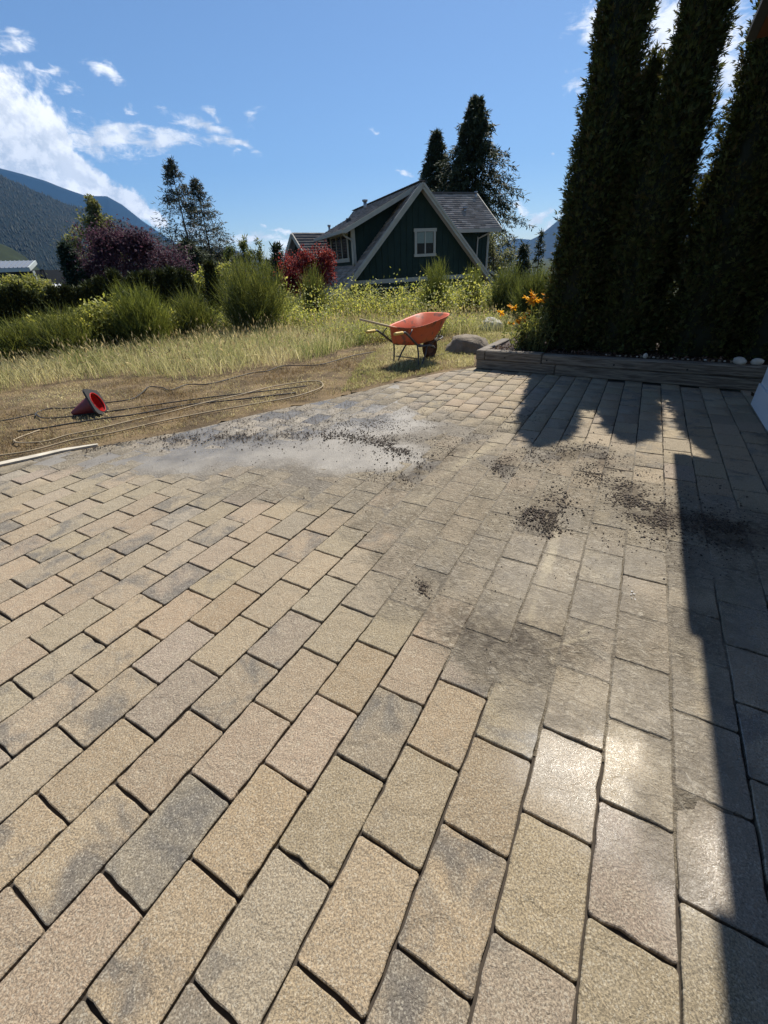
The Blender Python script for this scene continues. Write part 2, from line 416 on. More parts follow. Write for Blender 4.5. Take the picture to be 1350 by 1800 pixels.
def soil_material():
    m, w, b, out = new_mat('field_soil')
    geo = w.new('ShaderNodeNewGeometry'); P = w.vmath('MULTIPLY', geo.outputs['Position'], (1, 1, 0))
    n = w.noise(P, 2.2, 7, .65); f = w.noise(P, 55.0, 5, .7)
    c = w.mix(w.smooth(n, .36, .64), (.075, .052, .032, 1), (.22, .155, .085, 1))
    c = w.mix(w.math('MULTIPLY', w.smooth(f, .48, .70), .6), c, (.33, .265, .15, 1))
    c = w.mix(w.math('MULTIPLY', w.smooth(f, .50, .30), .7), c, (.045, .033, .02, 1))
    w.l.new(c, b.inputs['Base Color']); b.inputs['Roughness'].default_value = .95; b.inputs['Specular IOR Level'].default_value = .15
    bp = w.new('ShaderNodeBump'); bp.inputs['Strength'].default_value = 1; bp.inputs['Distance'].default_value = .02
    w.l.new(f, bp.inputs['Height']); w.l.new(bp.outputs[0], b.inputs['Normal'])
    return m
M_SOIL = soil_material()
M_FOREST = simple('forest_floor', (.005, .009, .006), .95, var=.5, scale=.012, spec=.1)
M_FARHILL = simple('far_forest', (.008, .012, .011), .95, var=.35, scale=.004, spec=.1)

# ------------------------------------------------------------------ terrain
def gz(x, y):
    r = np.hypot(x, y)
    z = -0.09 * np.clip(r - 10.5, 0, 55) - 0.02 * np.clip(r - 65, 0, 250)
    return z
EDGE = [Vector((-9.5, 0.6)), Vector((-6.2, 2.25))] + [g(*q).to_2d() for q in ((0, 822), (105, 797), (210, 779), (330, 757), (460, 726), (600, 697), (700, 671), (780, 654), (835, 646))]
AC, AS = math.cos(YAW), math.sin(YAW)
def ab(x, y): return AC * x - AS * y, AS * x + AC * y
def xy(a, b): return AC * a + AS * b, -AS * a + AC * b
WALL0 = np.array([1.522, 6.616]); WDIR = np.array([.823, -.568]); WNRM = np.array([.568, .823])
HOUSE_A, HOUSE_B = 1.216, 5.67
def seg_line(P):
    best = None
    for i in range(len(EDGE) - 1):
        A, B = EDGE[i], EDGE[i + 1]; d = B - A; t = max(0, min(1, (P - A).dot(d) / d.dot(d)))
        q = A + d * t; ds = (P - q).length
        if best is None or ds < best[0]:
            nrm = Vector((d.y, -d.x)).normalized()     # points to the patio side
            best = (ds, q, nrm, (P - A).dot(nrm))
    return best
def outside(P):
    return seg_line(P)[3] < 0

def build_ground():
    x0, x1, y0, y1, st = -15.0, 9.0, -1.0, 21.0, 0.12
    nx, ny = int((x1 - x0) / st) + 1, int((y1 - y0) / st) + 1
    X, Y = np.meshgrid(np.linspace(x0, x1, nx), np.linspace(y0, y1, ny))
    E2 = np.array([(p.x, p.y) for p in EDGE] + [(2.6, 7.4), (9, 11)])
    Pp = np.stack([X.ravel(), Y.ravel()], 1)
    best = np.full(len(Pp), 1e9); Q = np.zeros_like(Pp); side = np.zeros(len(Pp))
    for i in range(len(E2) - 1):
        A, d = E2[i], E2[i + 1] - E2[i]; t = np.clip(((Pp - A) @ d) / (d @ d), 0, 1)
        q = A + t[:, None] * d; ds = np.linalg.norm(Pp - q, axis=1); k = ds < best
        best[k] = ds[k]; Q[k] = q[k]; n = np.array([d[1], -d[0]]) / np.linalg.norm(d); side[k] = ((Pp - A) @ n)[k]
    snap = best < st * .62
    Pp[snap] = Q[snap]; side[snap] = -1e-6
    z = gz(Pp[:, 0], Pp[:, 1]) - .008
    bump = np.array([mnoise.noise((p[0] * 1.3, p[1] * 1.3, 3.1)) * .03 + mnoise.noise((p[0] * 5, p[1] * 5, 1.7)) * .012 for p in Pp])
    z = z + bump * np.clip((best - .05) / .5, 0, 1)
    V = np.column_stack([Pp, z])
    idx = np.arange(nx * ny).reshape(ny, nx)
    q = np.stack([idx[:-1, :-1], idx[:-1, 1:], idx[1:, 1:], idx[1:, :-1]], -1).reshape(-1, 4)
    keep = (side[q] <= 0).all(1); q = q[keep]
    T = np.concatenate([q[:, [0, 1, 2]], q[:, [0, 2, 3]]])
    o = mesh_np('ground', V, T, None, M_SOIL); tag(o, kind='structure')
    # far terrain: rings out to the foot of the mountains
    rr = np.concatenate([[0.1], np.geomspace(6, 9000, 60)]); aa = np.linspace(0, 2 * np.pi, 120, endpoint=False)
    RR, AA = np.meshgrid(rr, aa, indexing='ij'); X = RR * np.sin(AA); Y = RR * np.cos(AA)
    z = gz(X, Y) - np.where(RR < 24, .09, 0)
    V = np.stack([X, Y, z], -1).reshape(-1, 3); T = []
    n = len(aa); I = np.arange(len(rr) * n).reshape(len(rr), n)
    a0, a1, b0, b1 = I[:-1], np.roll(I, -1, 1)[:-1], I[1:], np.roll(I, -1, 1)[1:]
    T = np.concatenate([np.stack([a0, b0, b1], -1).reshape(-1, 3), np.stack([a0, b1, a1], -1).reshape(-1, 3)])
    o = mesh_np('terrain', V, T, None, simple('meadow', (.030, .038, .018), .95, var=.5, scale=.3, spec=.1)); tag(o, kind='structure')
build_ground()

def mountain(name, prof, r_foot, r_ridge, mat, az_pad=(-1.4, 0.35), rough=.05, cones=0, seed=0, back=1.25):
    """prof: pixel profile of the ridge; outside it the ridge goes on at the last height"""
    pts = sorted(azel(*p) for p in prof)
    A = np.array([p[0] for p in pts]); Ev = np.array([p[1] for p in pts])
    az = np.linspace(az_pad[0], az_pad[1], 420); el = np.interp(az, A, Ev)
    zr = r_ridge * np.tan(el) + CAMH
    ts = np.concatenate([np.linspace(0, 1, 34), [1.12, back]])
    V = np.zeros((len(ts), len(az), 3))
    for i, t in enumerate(ts):
        r = r_foot + (r_ridge - r_foot) * t
        for j, a in enumerate(az):
            nf = mnoise.fractal((a * 14, t * 1.6, seed), 1.0, 2.0, 4)
            tt = min(t, 1.0)
            h = -9 + (zr[j] + 9) * (tt ** 1.15) * (1 + 1.6 * rough * nf * (1 - tt) * 3)
            rr = r * (1 + rough * nf * (1 - tt) * 1.2)
            if t > 1: h = -9 + (zr[j] + 9) * max(0, 1 - (t - 1) / (back - 1)) ** .8
            V[i, j] = (rr * math.sin(a), rr * math.cos(a), h)
    n = len(az); I = np.arange(len(ts) * n).reshape(len(ts), n)
    q = [I[:-1, :-1], I[:-1, 1:], I[1:, 1:], I[1:, :-1]]
    T = np.concatenate([np.stack([q[0], q[1], q[2]], -1).reshape(-1, 3), np.stack([q[0], q[2], q[3]], -1).reshape(-1, 3)])
    o = mesh_np(name, V, T, None, mat, smooth=True); tag(o, kind='structure')
    if cones:
        r_ = np.random.default_rng(seed + 5)
        lo = np.searchsorted(az, azel(-60, 400)[0]); hi = np.searchsorted(az, azel(640, 440)[0])
        ti = r_.random(cones) ** .8 * 33; aj = lo + r_.random(cones) * (hi - lo)
        i0 = np.clip(ti.astype(int), 0, 32); j0 = np.clip(aj.astype(int), 0, n - 2); fi = (ti - i0)[:, None]; fj = (aj - j0)[:, None]
        B = V[i0, j0] * (1 - fi) * (1 - fj) + V[i0 + 1, j0] * fi * (1 - fj) + V[i0, j0 + 1] * (1 - fi) * fj + V[i0 + 1, j0 + 1] * fi * fj
        H = r_.uniform(6, 16, cones) * (r_ridge / 3000); Wd = H * r_.uniform(.16, .30, cones)
        ph = r_.random(cones) * 6.28; Vc = np.zeros((cones, 6, 3))
        for k in range(5):
            Vc[:, k, 0] = B[:, 0] + Wd * np.cos(ph + k * 1.2566); Vc[:, k, 1] = B[:, 1] + Wd * np.sin(ph + k * 1.2566); Vc[:, k, 2] = B[:, 2] - 2
        Vc[:, 5] = B; Vc[:, 5, 2] += H
        c0 = np.array([.0060, .0130, .0062]) * r_.uniform(.75, 1.3, (cones, 1)); c0[:, 0] *= r_.uniform(.8, 1.6, cones)
        C = np.repeat(c0[:, None], 6, 1).reshape(-1, 3)
        base = np.arange(cones)[:, None] * 6
        T = np.concatenate([np.concatenate([base + k, base + (k + 1) % 5, base + 5], 1) for k in range(5)])
        f = mesh_np('forest', Vc, T, C, M_CONIFER); tag(f, 'dense conifer forest covering the near mountain slope', 'forest', kind='stuff')
mountain('far_mountain', [(-300, 240), (-60, 280), (5, 297), (40, 306), (80, 318), (110, 330), (150, 344), (188, 345), (215, 360), (250, 388), (285, 412), (320, 434), (380, 452)], 6000, 8200, M_FARHILL, (-1.5, -.28), .03, 0, 3)
mountain('near_mountain', [(-300, 230), (-60, 288), (0, 308), (60, 335), (120, 360), (180, 376), (230, 395), (270, 412), (300, 430), (340, 437), (390, 436), (430, 446), (470, 462), (520, 468), (620, 464), (700, 466)], 1500, 2900, M_FOREST, (-1.5, .05), .07, 16000, 8)
mountain('right_mountain', [(860, 450), (895, 437), (920, 428), (950, 413), (985, 384), (1040, 340), (1120, 310), (1300, 300), (1700, 330)], 5200, 7400, M_FARHILL, (.25, 1.5), .03, 0, 5)
mountain('distant_hill', [(740, 462), (840, 445), (880, 428), (905, 419), (930, 421), (960, 425), (1050, 430)], 7500, 9000, M_FARHILL, (.05, 1.2), .03, 0, 6)
mountain('low_hill', [(-300, 380), (-80, 405), (0, 428), (20, 436), (45, 452), (75, 478), (110, 500)], 420, 640, simple('hill_forest', (.020, .028, .014), .95, var=.7, scale=.06, spec=.1), (-1.4, -.5), .06, 0, 9)

# haze over the valley
def build_haze():
    bm = bmesh.new(); bm_box(bm, (0, 4500, 930), (26000, 14000, 2000))
    m = bpy.data.materials.new('haze'); m.use_nodes = True; w = NT(m.node_tree); w.n.clear()
    out = w.new('ShaderNodeOutputMaterial'); v = w.new('ShaderNodeVolumePrincipled')
    v.inputs['Color'].default_value = (.14, .46, 1.0, 1); v.inputs['Density'].default_value = 4.4e-5; v.inputs['Anisotropy'].default_value = 0.0
    w.l.new(v.outputs[0], out.inputs['Volume'])
    o = bm_obj('haze', bm, m); tag(o, 'pale haze filling the valley air', 'haze', kind='stuff')
build_haze()

# ------------------------------------------------------------------ patio
def paver_outline(L, W, seed, npts=6):
    r_ = random.Random(seed); pts = []
    rc = .010
    def edge(p, q, n):
        for i in range(n):
            t = (i + .5) / n; yield (p[0] + (q[0] - p[0]) * t, p[1] + (q[1] - p[1]) * t)
    hx, hy = W / 2, L / 2
    corners = [(-hx, -hy), (hx, -hy), (hx, hy), (-hx, hy)]
    for k in range(4):
        c, n = corners[k], corners[(k + 1) % 4]
        dx, dy = (n[0] - c[0]), (n[1] - c[1]); l = math.hypot(dx, dy); ux, uy = dx / l, dy / l
        p, q = (c[0] + ux * rc, c[1] + uy * rc), (n[0] - ux * rc, n[1] - uy * rc)
        pts.append(p)
        m = 4 if l < L * .9 else 6
        for e in edge(p, q, m):
            j = r_.uniform(-.0030, .0012) - (.005 * r_.random() if r_.random() < .10 else 0)
            pts.append((e[0] + uy * j, e[1] - ux * j))
        pts.append(q)
        pts.append((n[0] - ux * rc * .3 - uy * rc * .3, n[1] - uy * rc * .3 + ux * rc * .3))
    return pts
def paver_mesh(pts, name, h=.034):
    bm = bmesh.new(); n = len(pts)
    cx = sum(p[0] for p in pts) / n; cy = sum(p[1] for p in pts) / n
    def inset(p, d):
        l = math.hypot(p[0] - cx, p[1] - cy); k = max(0, 1 - d * 1.25 / max(l, .02)); return (cx + (p[0] - cx) * k, cy + (p[1] - cy) * k)
    top = [bm.verts.new((*inset(p, .0024), 0)) for p in pts]
    mid = [bm.verts.new((*p, -.0026)) for p in pts]
    bot = [bm.verts.new((*p, -h)) for p in pts]
    bm.faces.new(top)
    for i in range(n):
        j = (i + 1) % n
        bm.faces.new((mid[i], mid[j], top[j], top[i])); bm.faces.new((bot[i], bot[j], mid[j], mid[i]))
    bmesh.ops.recalc_face_normals(bm, faces=bm.faces)
    me = bpy.data.meshes.new(name); bm.to_mesh(me); bm.free(); return me
def clip(poly, n, d):
    out = []
    for i in range(len(poly)):
        p, q = poly[i], poly[(i + 1) % len(poly)]
        sp_, sq = p[0] * n[0] + p[1] * n[1] - d, q[0] * n[0] + q[1] * n[1] - d
        if sp_ >= 0: out.append(p)
        if (sp_ >= 0) != (sq >= 0):
            t = sp_ / (sp_ - sq); out.append((p[0] + (q[0] - p[0]) * t, p[1] + (q[1] - p[1]) * t))
    return out
def paver_color(r_):
    k = r_.random()
    tan, grey, warm = (.390, .310, .208), (.348, .286, .206), (.398, .305, .200)
    c = tan if k < .66 else (grey if k < .88 else warm)
    f = r_.uniform(.86, 1.06)
    q = r_.random(); bl = r_.uniform(.0, .40) if q < .48 else (r_.uniform(.45, .72) if q < .82 else r_.uniform(.70, .88))
    return (c[0] * f * r_.uniform(.96, 1.04), c[1] * f, c[2] * f * r_.uniform(.94, 1.06), bl)

def build_patio():
    w = .2; L = .298
    # bed below the pavers
    bedpts = [(p.x, p.y) for p in EDGE] + [(WALL0 + WDIR * 3.9)[:2], xy(HOUSE_A + .9, 6.2), xy(HOUSE_A + .9, -5), (-9.5, -5)]
    bm = bmesh.new(); vs_ = [bm.verts.new((p[0], p[1], -.017)) for p in bedpts]; f = bm.faces.new(vs_)
    bmesh.ops.triangulate(bm, faces=[f]); bmesh.ops.recalc_face_normals(bm, faces=bm.faces)
    patio = bm_obj('patio', bm, M_JOINT); tag(patio, kind='structure')
    if patio.data.polygons[0].normal.z < 0: patio.data.flip_normals()
    protos = [paver_mesh(paver_outline(L - .0072, w - .0060, k), 'paver') for k in range(10)]
    protos_pts = [paver_outline(L - .0072, w - .0060, k) for k in range(10)]
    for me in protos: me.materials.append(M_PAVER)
    r_ = random.Random(11); items = []
    a_off = OFF / WID * w          # line 0 in metres along a
    for j in range(-7, 40):
        ac = a_off - (j + .5) * w
        if ac > HOUSE_A + .75: continue
        ph = (1.28 + .042 * j - (.745 if j % 2 else 0)) * w
        k0 = int(math.floor((-4.5 - ph) / L)); k1 = int((10 - ph) / L)
        for k in range(k0, k1):
            bc = ph + (k + .5) * L
            if ac > HOUSE_A + .12 and bc < HOUSE_B - .1: continue
            x, y = xy(ac, bc)
            if x < -9 or y < -.55 * 4: continue
            P = Vector((x, y))
            if (np.array([x, y]) - WALL0) @ WNRM > .05 and x > 1.3: continue
            ds, q, nrm, sd_ = seg_line(P)
            if sd_ < -.16: continue
            px = pix((x, y, 0)); vis = -260 < px[0] < 1610 and 500 < px[1] < 2160
            if not vis and (px[0] < -1500 or px[0] > 2600): continue
            cut = None
            if ds < .2:
                m = r_.randrange(10); poly = [xy(ac + p[0], bc + p[1]) for p in protos_pts[m]]
                poly = clip(poly, (nrm.x, nrm.y), q.dot(nrm))
                if len(poly) < 3: continue
                ar = .5 * abs(sum(poly[i][0] * poly[(i + 1) % len(poly)][1] - poly[(i + 1) % len(poly)][0] * poly[i][1] for i in range(len(poly))))
                if ar < .004: continue
                if ar < .056: cut = poly
            # screen area
            cs = [pix((*xy(ac + sx * w / 2, bc + sy * L / 2), 0)) for sx, sy in ((-1, -1), (1, -1), (1, 1), (-1, 1))]
            inb = any(0 <= c[0] <= 1350 and 0 <= c[1] <= 1800 for c in cs)
            area = .5 * abs(sum(cs[i][0] * cs[(i + 1) % 4][1] - cs[(i + 1) % 4][0] * cs[i][1] for i in range(4))) if inb else 0
            if inb and any(c[0] < 0 or c[0] > 1350 or c[1] > 1800 for c in cs): area *= .5
            items.append((area, x, y, cut, paver_color(r_), r_.randrange(10), r_.random() < .5, r_.uniform(-.0028, .0028), r_.uniform(-.009, .009)))
    items.sort(key=lambda t: -t[0])
    rot = -YAW
    Vs, Ts, Cs, nv = [], [], [], 0
    for i, (area, x, y, cut, c, m, flip, dz, tl) in enumerate(items):
        rz = rot + (math.pi if flip else 0) + tl
        if i < 300 and cut is None:
            o = bpy.data.objects.new('paver', protos[m]); COL.objects.link(o); o.parent = patio
            o.location = (x, y, dz); o.rotation_euler = (tl * .6, -tl * .7, rz); o.color = c
        else:
            if cut is not None:
                me = paver_mesh(cut, 'tmp'); Mx = Matrix.Translation((0, 0, dz))
            else:
                me = protos[m]; Mx = Matrix.Translation((x, y, dz)) @ Matrix.Rotation(rz, 4, 'Z') @ Matrix.Diagonal((.992, .974 + .012 * math.sin(i * 1.7), 1, 1))
            me.calc_loop_triangles()
            v = np.empty(len(me.vertices) * 3, np.float32); me.vertices.foreach_get('co', v); v = v.reshape(-1, 3)
            t = np.empty(len(me.loop_triangles) * 3, np.int32); me.loop_triangles.foreach_get('vertices', t)
            Mn = np.array(Mx); v = v @ Mn[:3, :3].T + Mn[:3, 3]
            Vs.append(v); Ts.append(t.reshape(-1, 3) + nv); nv += len(v); Cs.append(np.tile(np.array(c, np.float32), (len(v), 1)))
            if cut is not None: bpy.data.meshes.remove(me)
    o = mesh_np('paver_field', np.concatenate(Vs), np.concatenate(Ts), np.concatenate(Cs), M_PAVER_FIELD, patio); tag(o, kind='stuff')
    print('pavers', len(items))
    return patio
build_patio()

def ell_val(items, X, Y):
    best = np.full(X.shape, -9.0)
    for (cx, cy, rx, ry, rot, st) in items:
        c = g(cx, cy); ca, sa = math.cos(R(rot)), math.sin(R(rot))
        a = (g(cx + rx * ca * .5, cy + rx * sa * .5) - c) * 2; b = (g(cx - ry * sa * .5, cy + ry * ca * .5) - c) * 2
        r1, r2 = rows_of(c, a, b)
        u = (X - c.x) * r1[0] + (Y - c.y) * r1[1]; v = (X - c.x) * r2[0] + (Y - c.y) * r2[1]
        best = np.maximum(best, (1 - np.hypot(u, v)) * st)
    return best
def build_silt():
    st = .03
    xs = np.arange(-3.6, 4.3, st); ys = np.arange(.2, 6.4, st)
    X, Y = np.meshgrid(xs, ys)
    sv = ell_val(SILT, X, Y); kv = ell_val(SLICK, X, Y)
    nz = np.array([mnoise.fractal((x * 2.2, y * 2.2, 4.0), 1.0, 2.0, 4) for x, y in zip(X.ravel(), Y.ravel())]).reshape(X.shape)
    s = np.clip((sv + nz * .22 - .02) / .35, 0, 1); k = np.clip((kv + nz * .16 - .02) / .35, 0, 1)
    z = -.0145 + .0123 * s + .0136 * np.maximum(k - .0, 0) * (1 - .55 * s) + nz * .0010
    ok = np.array([seg_line(Vector((x, y)))[3] > .012 and ab(x, y)[0] < HOUSE_A for x, y in zip(X.ravel(), Y.ravel())]).reshape(X.shape)
    ok &= ((X - WALL0[0]) * WNRM[0] + (Y - WALL0[1]) * WNRM[1] < 0)
    use = ((s > 0) | (k > 0)) & ok
    I = np.arange(X.size).reshape(X.shape)
    q = np.stack([I[:-1, :-1], I[:-1, 1:], I[1:, 1:], I[1:, :-1]], -1).reshape(-1, 4); q = q[use.ravel()[q].all(1)]
    T = np.concatenate([q[:, [0, 1, 2]], q[:, [0, 2, 3]]])
    V = np.stack([X, Y, z], -1).reshape(-1, 3)
    uq, inv = np.unique(T, return_inverse=True)
    o = mesh_np('silt', V[uq], inv.reshape(-1, 3), None, M_SILT, smooth=True)
    tag(o, 'wet brown silt washed over the patio paving and into its joints', 'silt', kind='stuff')
build_silt()

# ---- dirt clods thrown across the paving
def build_clods():
    pts = []
    def band(poly, width, n, smin, smax):
        P = [np.array(p, float) for p in spline([(x, y, 0) for x, y in poly], 20)]
        for _ in range(int(n * 6.5)):
            p = P[rng.integers(len(P))]
            sg = .75 if rng.random() < .8 else 1.9
            u, v = p[0] + rng.normal() * width * 1.4 * sg, p[1] + rng.normal() * width * sg
            q = g(u, v); pts.append((q.x, q.y, (smin * .7 + (smax - smin) * .95 * rng.random() ** 3.0)))
    band([(250, 775), (340, 772), (440, 768), (560, 765), (660, 778), (715, 800)], 7, 620, .005, .022)
    band([(330, 745), (450, 730), (560, 735), (690, 765)], 22, 420, .004, .017)
    band([(600, 715), (720, 725), (820, 740)], 26, 300, .004, .013)
    band([(380, 760), (480, 745), (600, 745), (720, 780)], 24, 800, .003, .013)
    band([(520, 715), (640, 730), (760, 770)], 24, 520, .003, .012)
    band([(700, 850), (730, 820), (800, 785), (890, 745), (940, 728)], 10, 260, .004, .016)
    band([(690, 850), (650, 835)], 14, 60, .004, .014)
    band([(868, 828), (885, 805), (940, 795), (1000, 790), (1055, 785)], 6, 190, .004, .018)
    band([(880, 835), (940, 815), (1000, 805)], 13, 150, .004, .014)
    band([(925, 915), (955, 890), (990, 872)], 11, 210, .005, .020)
    band([(960, 935), (975, 905)], 12, 110, .005, .018)
    band([(1035, 830), (1055, 800), (1075, 815)], 10, 130, .005, .018)
    band([(1085, 840), (1110, 875), (1150, 900)], 16, 380, .004, .018)
    band([(1120, 900), (1180, 910), (1240, 925), (1300, 935)], 17, 620, .004, .017)
    band([(1100, 930), (1200, 940), (1280, 960)], 26, 300, .003, .010)
    band([(1035, 828), (1070, 850), (1105, 885), (1150, 905), (1230, 925)], 12, 420, .003, .014)
    band([(880, 930), (930, 900), (1000, 860), (1050, 820)], 24, 260, .002, .010)
    band([(735, 1020), (748, 1045)], 5, 30, .004, .013)
    band([(1000, 800), (1150, 820), (1280, 880)], 40, 260, .003, .010)
    band([(650, 900), (800, 980), (900, 1080)], 60, 140, .002, .008)
    band([(900, 1060), (1050, 990)], 50, 90, .002, .007)
    band([(200, 800), (120, 800)], 12, 30, .003, .010)
    band([(150, 792), (200, 782), (260, 770)], 5, 90, .006, .02)
    V0 = np.array([(1, 0, 0), (-1, 0, 0), (0, 1, 0), (0, -1, 0), (0, 0, 1), (0, 0, -1), (.6, .6, .55), (-.6, .6, .55), (-.6, -.6, .55), (.6, -.6, .55)])
    bm = bmesh.new(); [bm.verts.new(v) for v in V0]; bmesh.ops.convex_hull(bm, input=bm.verts)
    bm.verts.index_update(); T0 = np.array([[v.index for v in f.verts] for f in bm.faces]); V0 = np.array([v.co[:] for v in bm.verts]); bm.free()
    pts = [p for p in pts if not outside(Vector(p[:2])) and (np.array(p[:2]) - WALL0) @ WNRM < -.05 and ab(p[0], p[1])[0] < HOUSE_A - .03]
    nzv = np.array([mnoise.fractal((p[0] * 6.0, p[1] * 6.0, 2.0), 1.0, 2.0, 3) for p in pts]); pts = [p for p, q in zip(pts, nzv) if q + rng.normal() * .12 > -.26]
    n = len(pts); P = np.array(pts)
    sc = rng.uniform(.7, 1.25, (n, 1, 3)) * P[:, 2][:, None, None] * .5
    J = 1 + rng.uniform(-.28, .28, (n, len(V0), 3))
    a = rng.random(n) * 6.28; ca, sa = np.cos(a)[:, None], np.sin(a)[:, None]
    V = V0[None] * J * sc; V[..., 2] *= .72
    V = np.stack([V[..., 0] * ca - V[..., 1] * sa, V[..., 0] * sa + V[..., 1] * ca, V[..., 2]], -1)
    lift = np.clip((ell_val(SLICK, P[:, 0], P[:, 1]) + .1) / .35, 0, 1) * .005
    V += np.stack([P[:, 0], P[:, 1], P[:, 2] * .30 - .001 + lift], -1)[:, None]
    col = np.array([.060, .042, .028]) * rng.uniform(.45, 1.7, (n, 1)); C = np.repeat(col[:, None], len(V0), 1).reshape(-1, 3)
    T = (T0[None] + np.arange(n)[:, None, None] * len(V0)).reshape(-1, 3)
    m, w, b, out = new_mat('mud'); at_ = w.new('ShaderNodeAttribute', attribute_name='col'); w.l.new(at_.outputs['Color'], b.inputs['Base Color']); b.inputs['Roughness'].default_value = .7
    o = mesh_np('dirt_clods', V, T, C, m); tag(o, 'dark wet crumbs of soil scattered over the paving', 'dirt', kind='stuff')
build_clods()

# concrete edge strip at the left
def build_curb():
    mat = simple('pale_concrete', (.48, .43, .34), .9, var=.55, scale=9, bump=.004, bscale=50)
    A = [g(-60, 834), g(0, 819), g(60, 806), g(110, 794), g(172, 783)]
    bm = bmesh.new(); prev = None
    for i, p in enumerate(A):
        wd = .085 * (1 if i < 3 else (.75 if i == 3 else .3)); n = Vector((-.42, .9, 0))
        q = [p + Vector((0, 0, -.05)), p + Vector((0, 0, .012)), p + n * wd + Vector((0, 0, .014)), p + n * wd + Vector((0, 0, -.05))]
        vv = [bm.verts.new(v) for v in q]
        if prev:
            for k in range(4): bm.faces.new((prev[k], prev[(k + 1) % 4], vv[(k + 1) % 4], vv[k]))
        else: bm.faces.new(vv)
        prev = vv
    bm.faces.new(prev[::-1]); bmesh.ops.recalc_face_normals(bm, faces=bm.faces)
    tag(bm_obj('kerb', bm, mat), kind='structure')
build_curb()

# ------------------------------------------------------------------ vegetation generators
def lerp_cols(n, pal, jit=.18):
    pal = np.array(pal); k = rng.integers(len(pal), size=n); k2 = rng.integers(len(pal), size=n); t = rng.random((n, 1))
    return np.clip((pal[k] * (1 - t) + pal[k2] * t) * rng.uniform(1 - jit, 1 + jit, (n, 1)), 0, 1)
def unit(v): return v / (np.linalg.norm(v, axis=-1, keepdims=True) + 1e-9)
def diamonds(P, D, S, length, width, bend=.15):
    """leaf quads: base P, direction D, side S -> V(n,4,3), T"""
    n = len(P); L = np.broadcast_to(length, (n,))[:, None]; W = np.broadcast_to(width, (n,))[:, None]
    N = unit(np.cross(D, S))
    mid = P + D * L * .5 + N * L * bend
    V = np.stack([P, mid + S * W * .5, P + D * L, mid - S * W * .5], 1)
    b = np.arange(n)[:, None] * 4
    T = np.concatenate([b + [0, 1, 2], b + [0, 2, 3]])
    return V.reshape(-1, 3), T
def randdirs(n, up=0.0):
    d = rng.normal(size=(n, 3)); d[:, 2] += up; return unit(d)
def side_of(D):
    r = rng.normal(size=D.shape); return unit(np.cross(D, r))
class Acc:
    def __init__(s): s.V, s.T, s.C, s.n = [], [], [], 0
    def add(s, V, T, C):
        V = np.asarray(V).reshape(-1, 3); s.V.append(V); s.T.append(np.asarray(T) + s.n); s.n += len(V)
        C = np.asarray(C)
        if C.ndim == 1: C = np.tile(C, (len(V), 1))
        s.C.append(C)
    def leaves(s, P, D, S, L, W, col, bend=.15):
        V, T = diamonds(P, D, S, L, W, bend); s.add(V, T, np.repeat(col, 4, 0))
    def ribbons(s, P0, P1, P2, w, col):
        """curved stem as a tapering ribbon through three points"""
        d = unit(P2 - P0); sd_ = side_of(d); w = np.broadcast_to(w, (len(P0),))[:, None]
        V = np.stack([P0 - sd_ * w * .5, P0 + sd_ * w * .5, P1 - sd_ * w * .42, P1 + sd_ * w * .42, P2], 1)
        b = np.arange(len(P0))[:, None] * 5
        T = np.concatenate([b + [0, 1, 3], b + [0, 3, 2], b + [2, 3, 4]])
        s.add(V.reshape(-1, 3), T, np.repeat(col, 5, 0))
    def make(s, name, mat, parent=None):
        return mesh_np(name, np.concatenate(s.V), np.concatenate(s.T), np.concatenate(s.C), mat, parent)
def inpoly(poly, n):
    """n random ground points inside a pixel polygon (world-uniform), and their heights"""
    W = np.array([tuple(g(*q).to_2d()) for q in poly]); lo, hi = W.min(0), W.max(0); out = []
    while sum(len(o) for o in out) < n:
        p = lo + rng.random((n * 2, 2)) * (hi - lo); ins = np.zeros(len(p), bool)
        for i in range(len(W)):
            a, b = W[i], W[(i + 1) % len(W)]
            c = ((a[1] > p[:, 1]) != (b[1] > p[:, 1])) & (p[:, 0] < (b[0] - a[0]) * (p[:, 1] - a[1]) / (b[1] - a[1] + 1e-12) + a[0]); ins ^= c
        out.append(p[ins])
    p = np.concatenate(out)[:n]
    return np.column_stack([p, gz(p[:, 0], p[:, 1]) - .01])
def vnoise(P, f, seed): return np.array([mnoise.noise((p[0] * f, p[1] * f, seed)) for p in P])

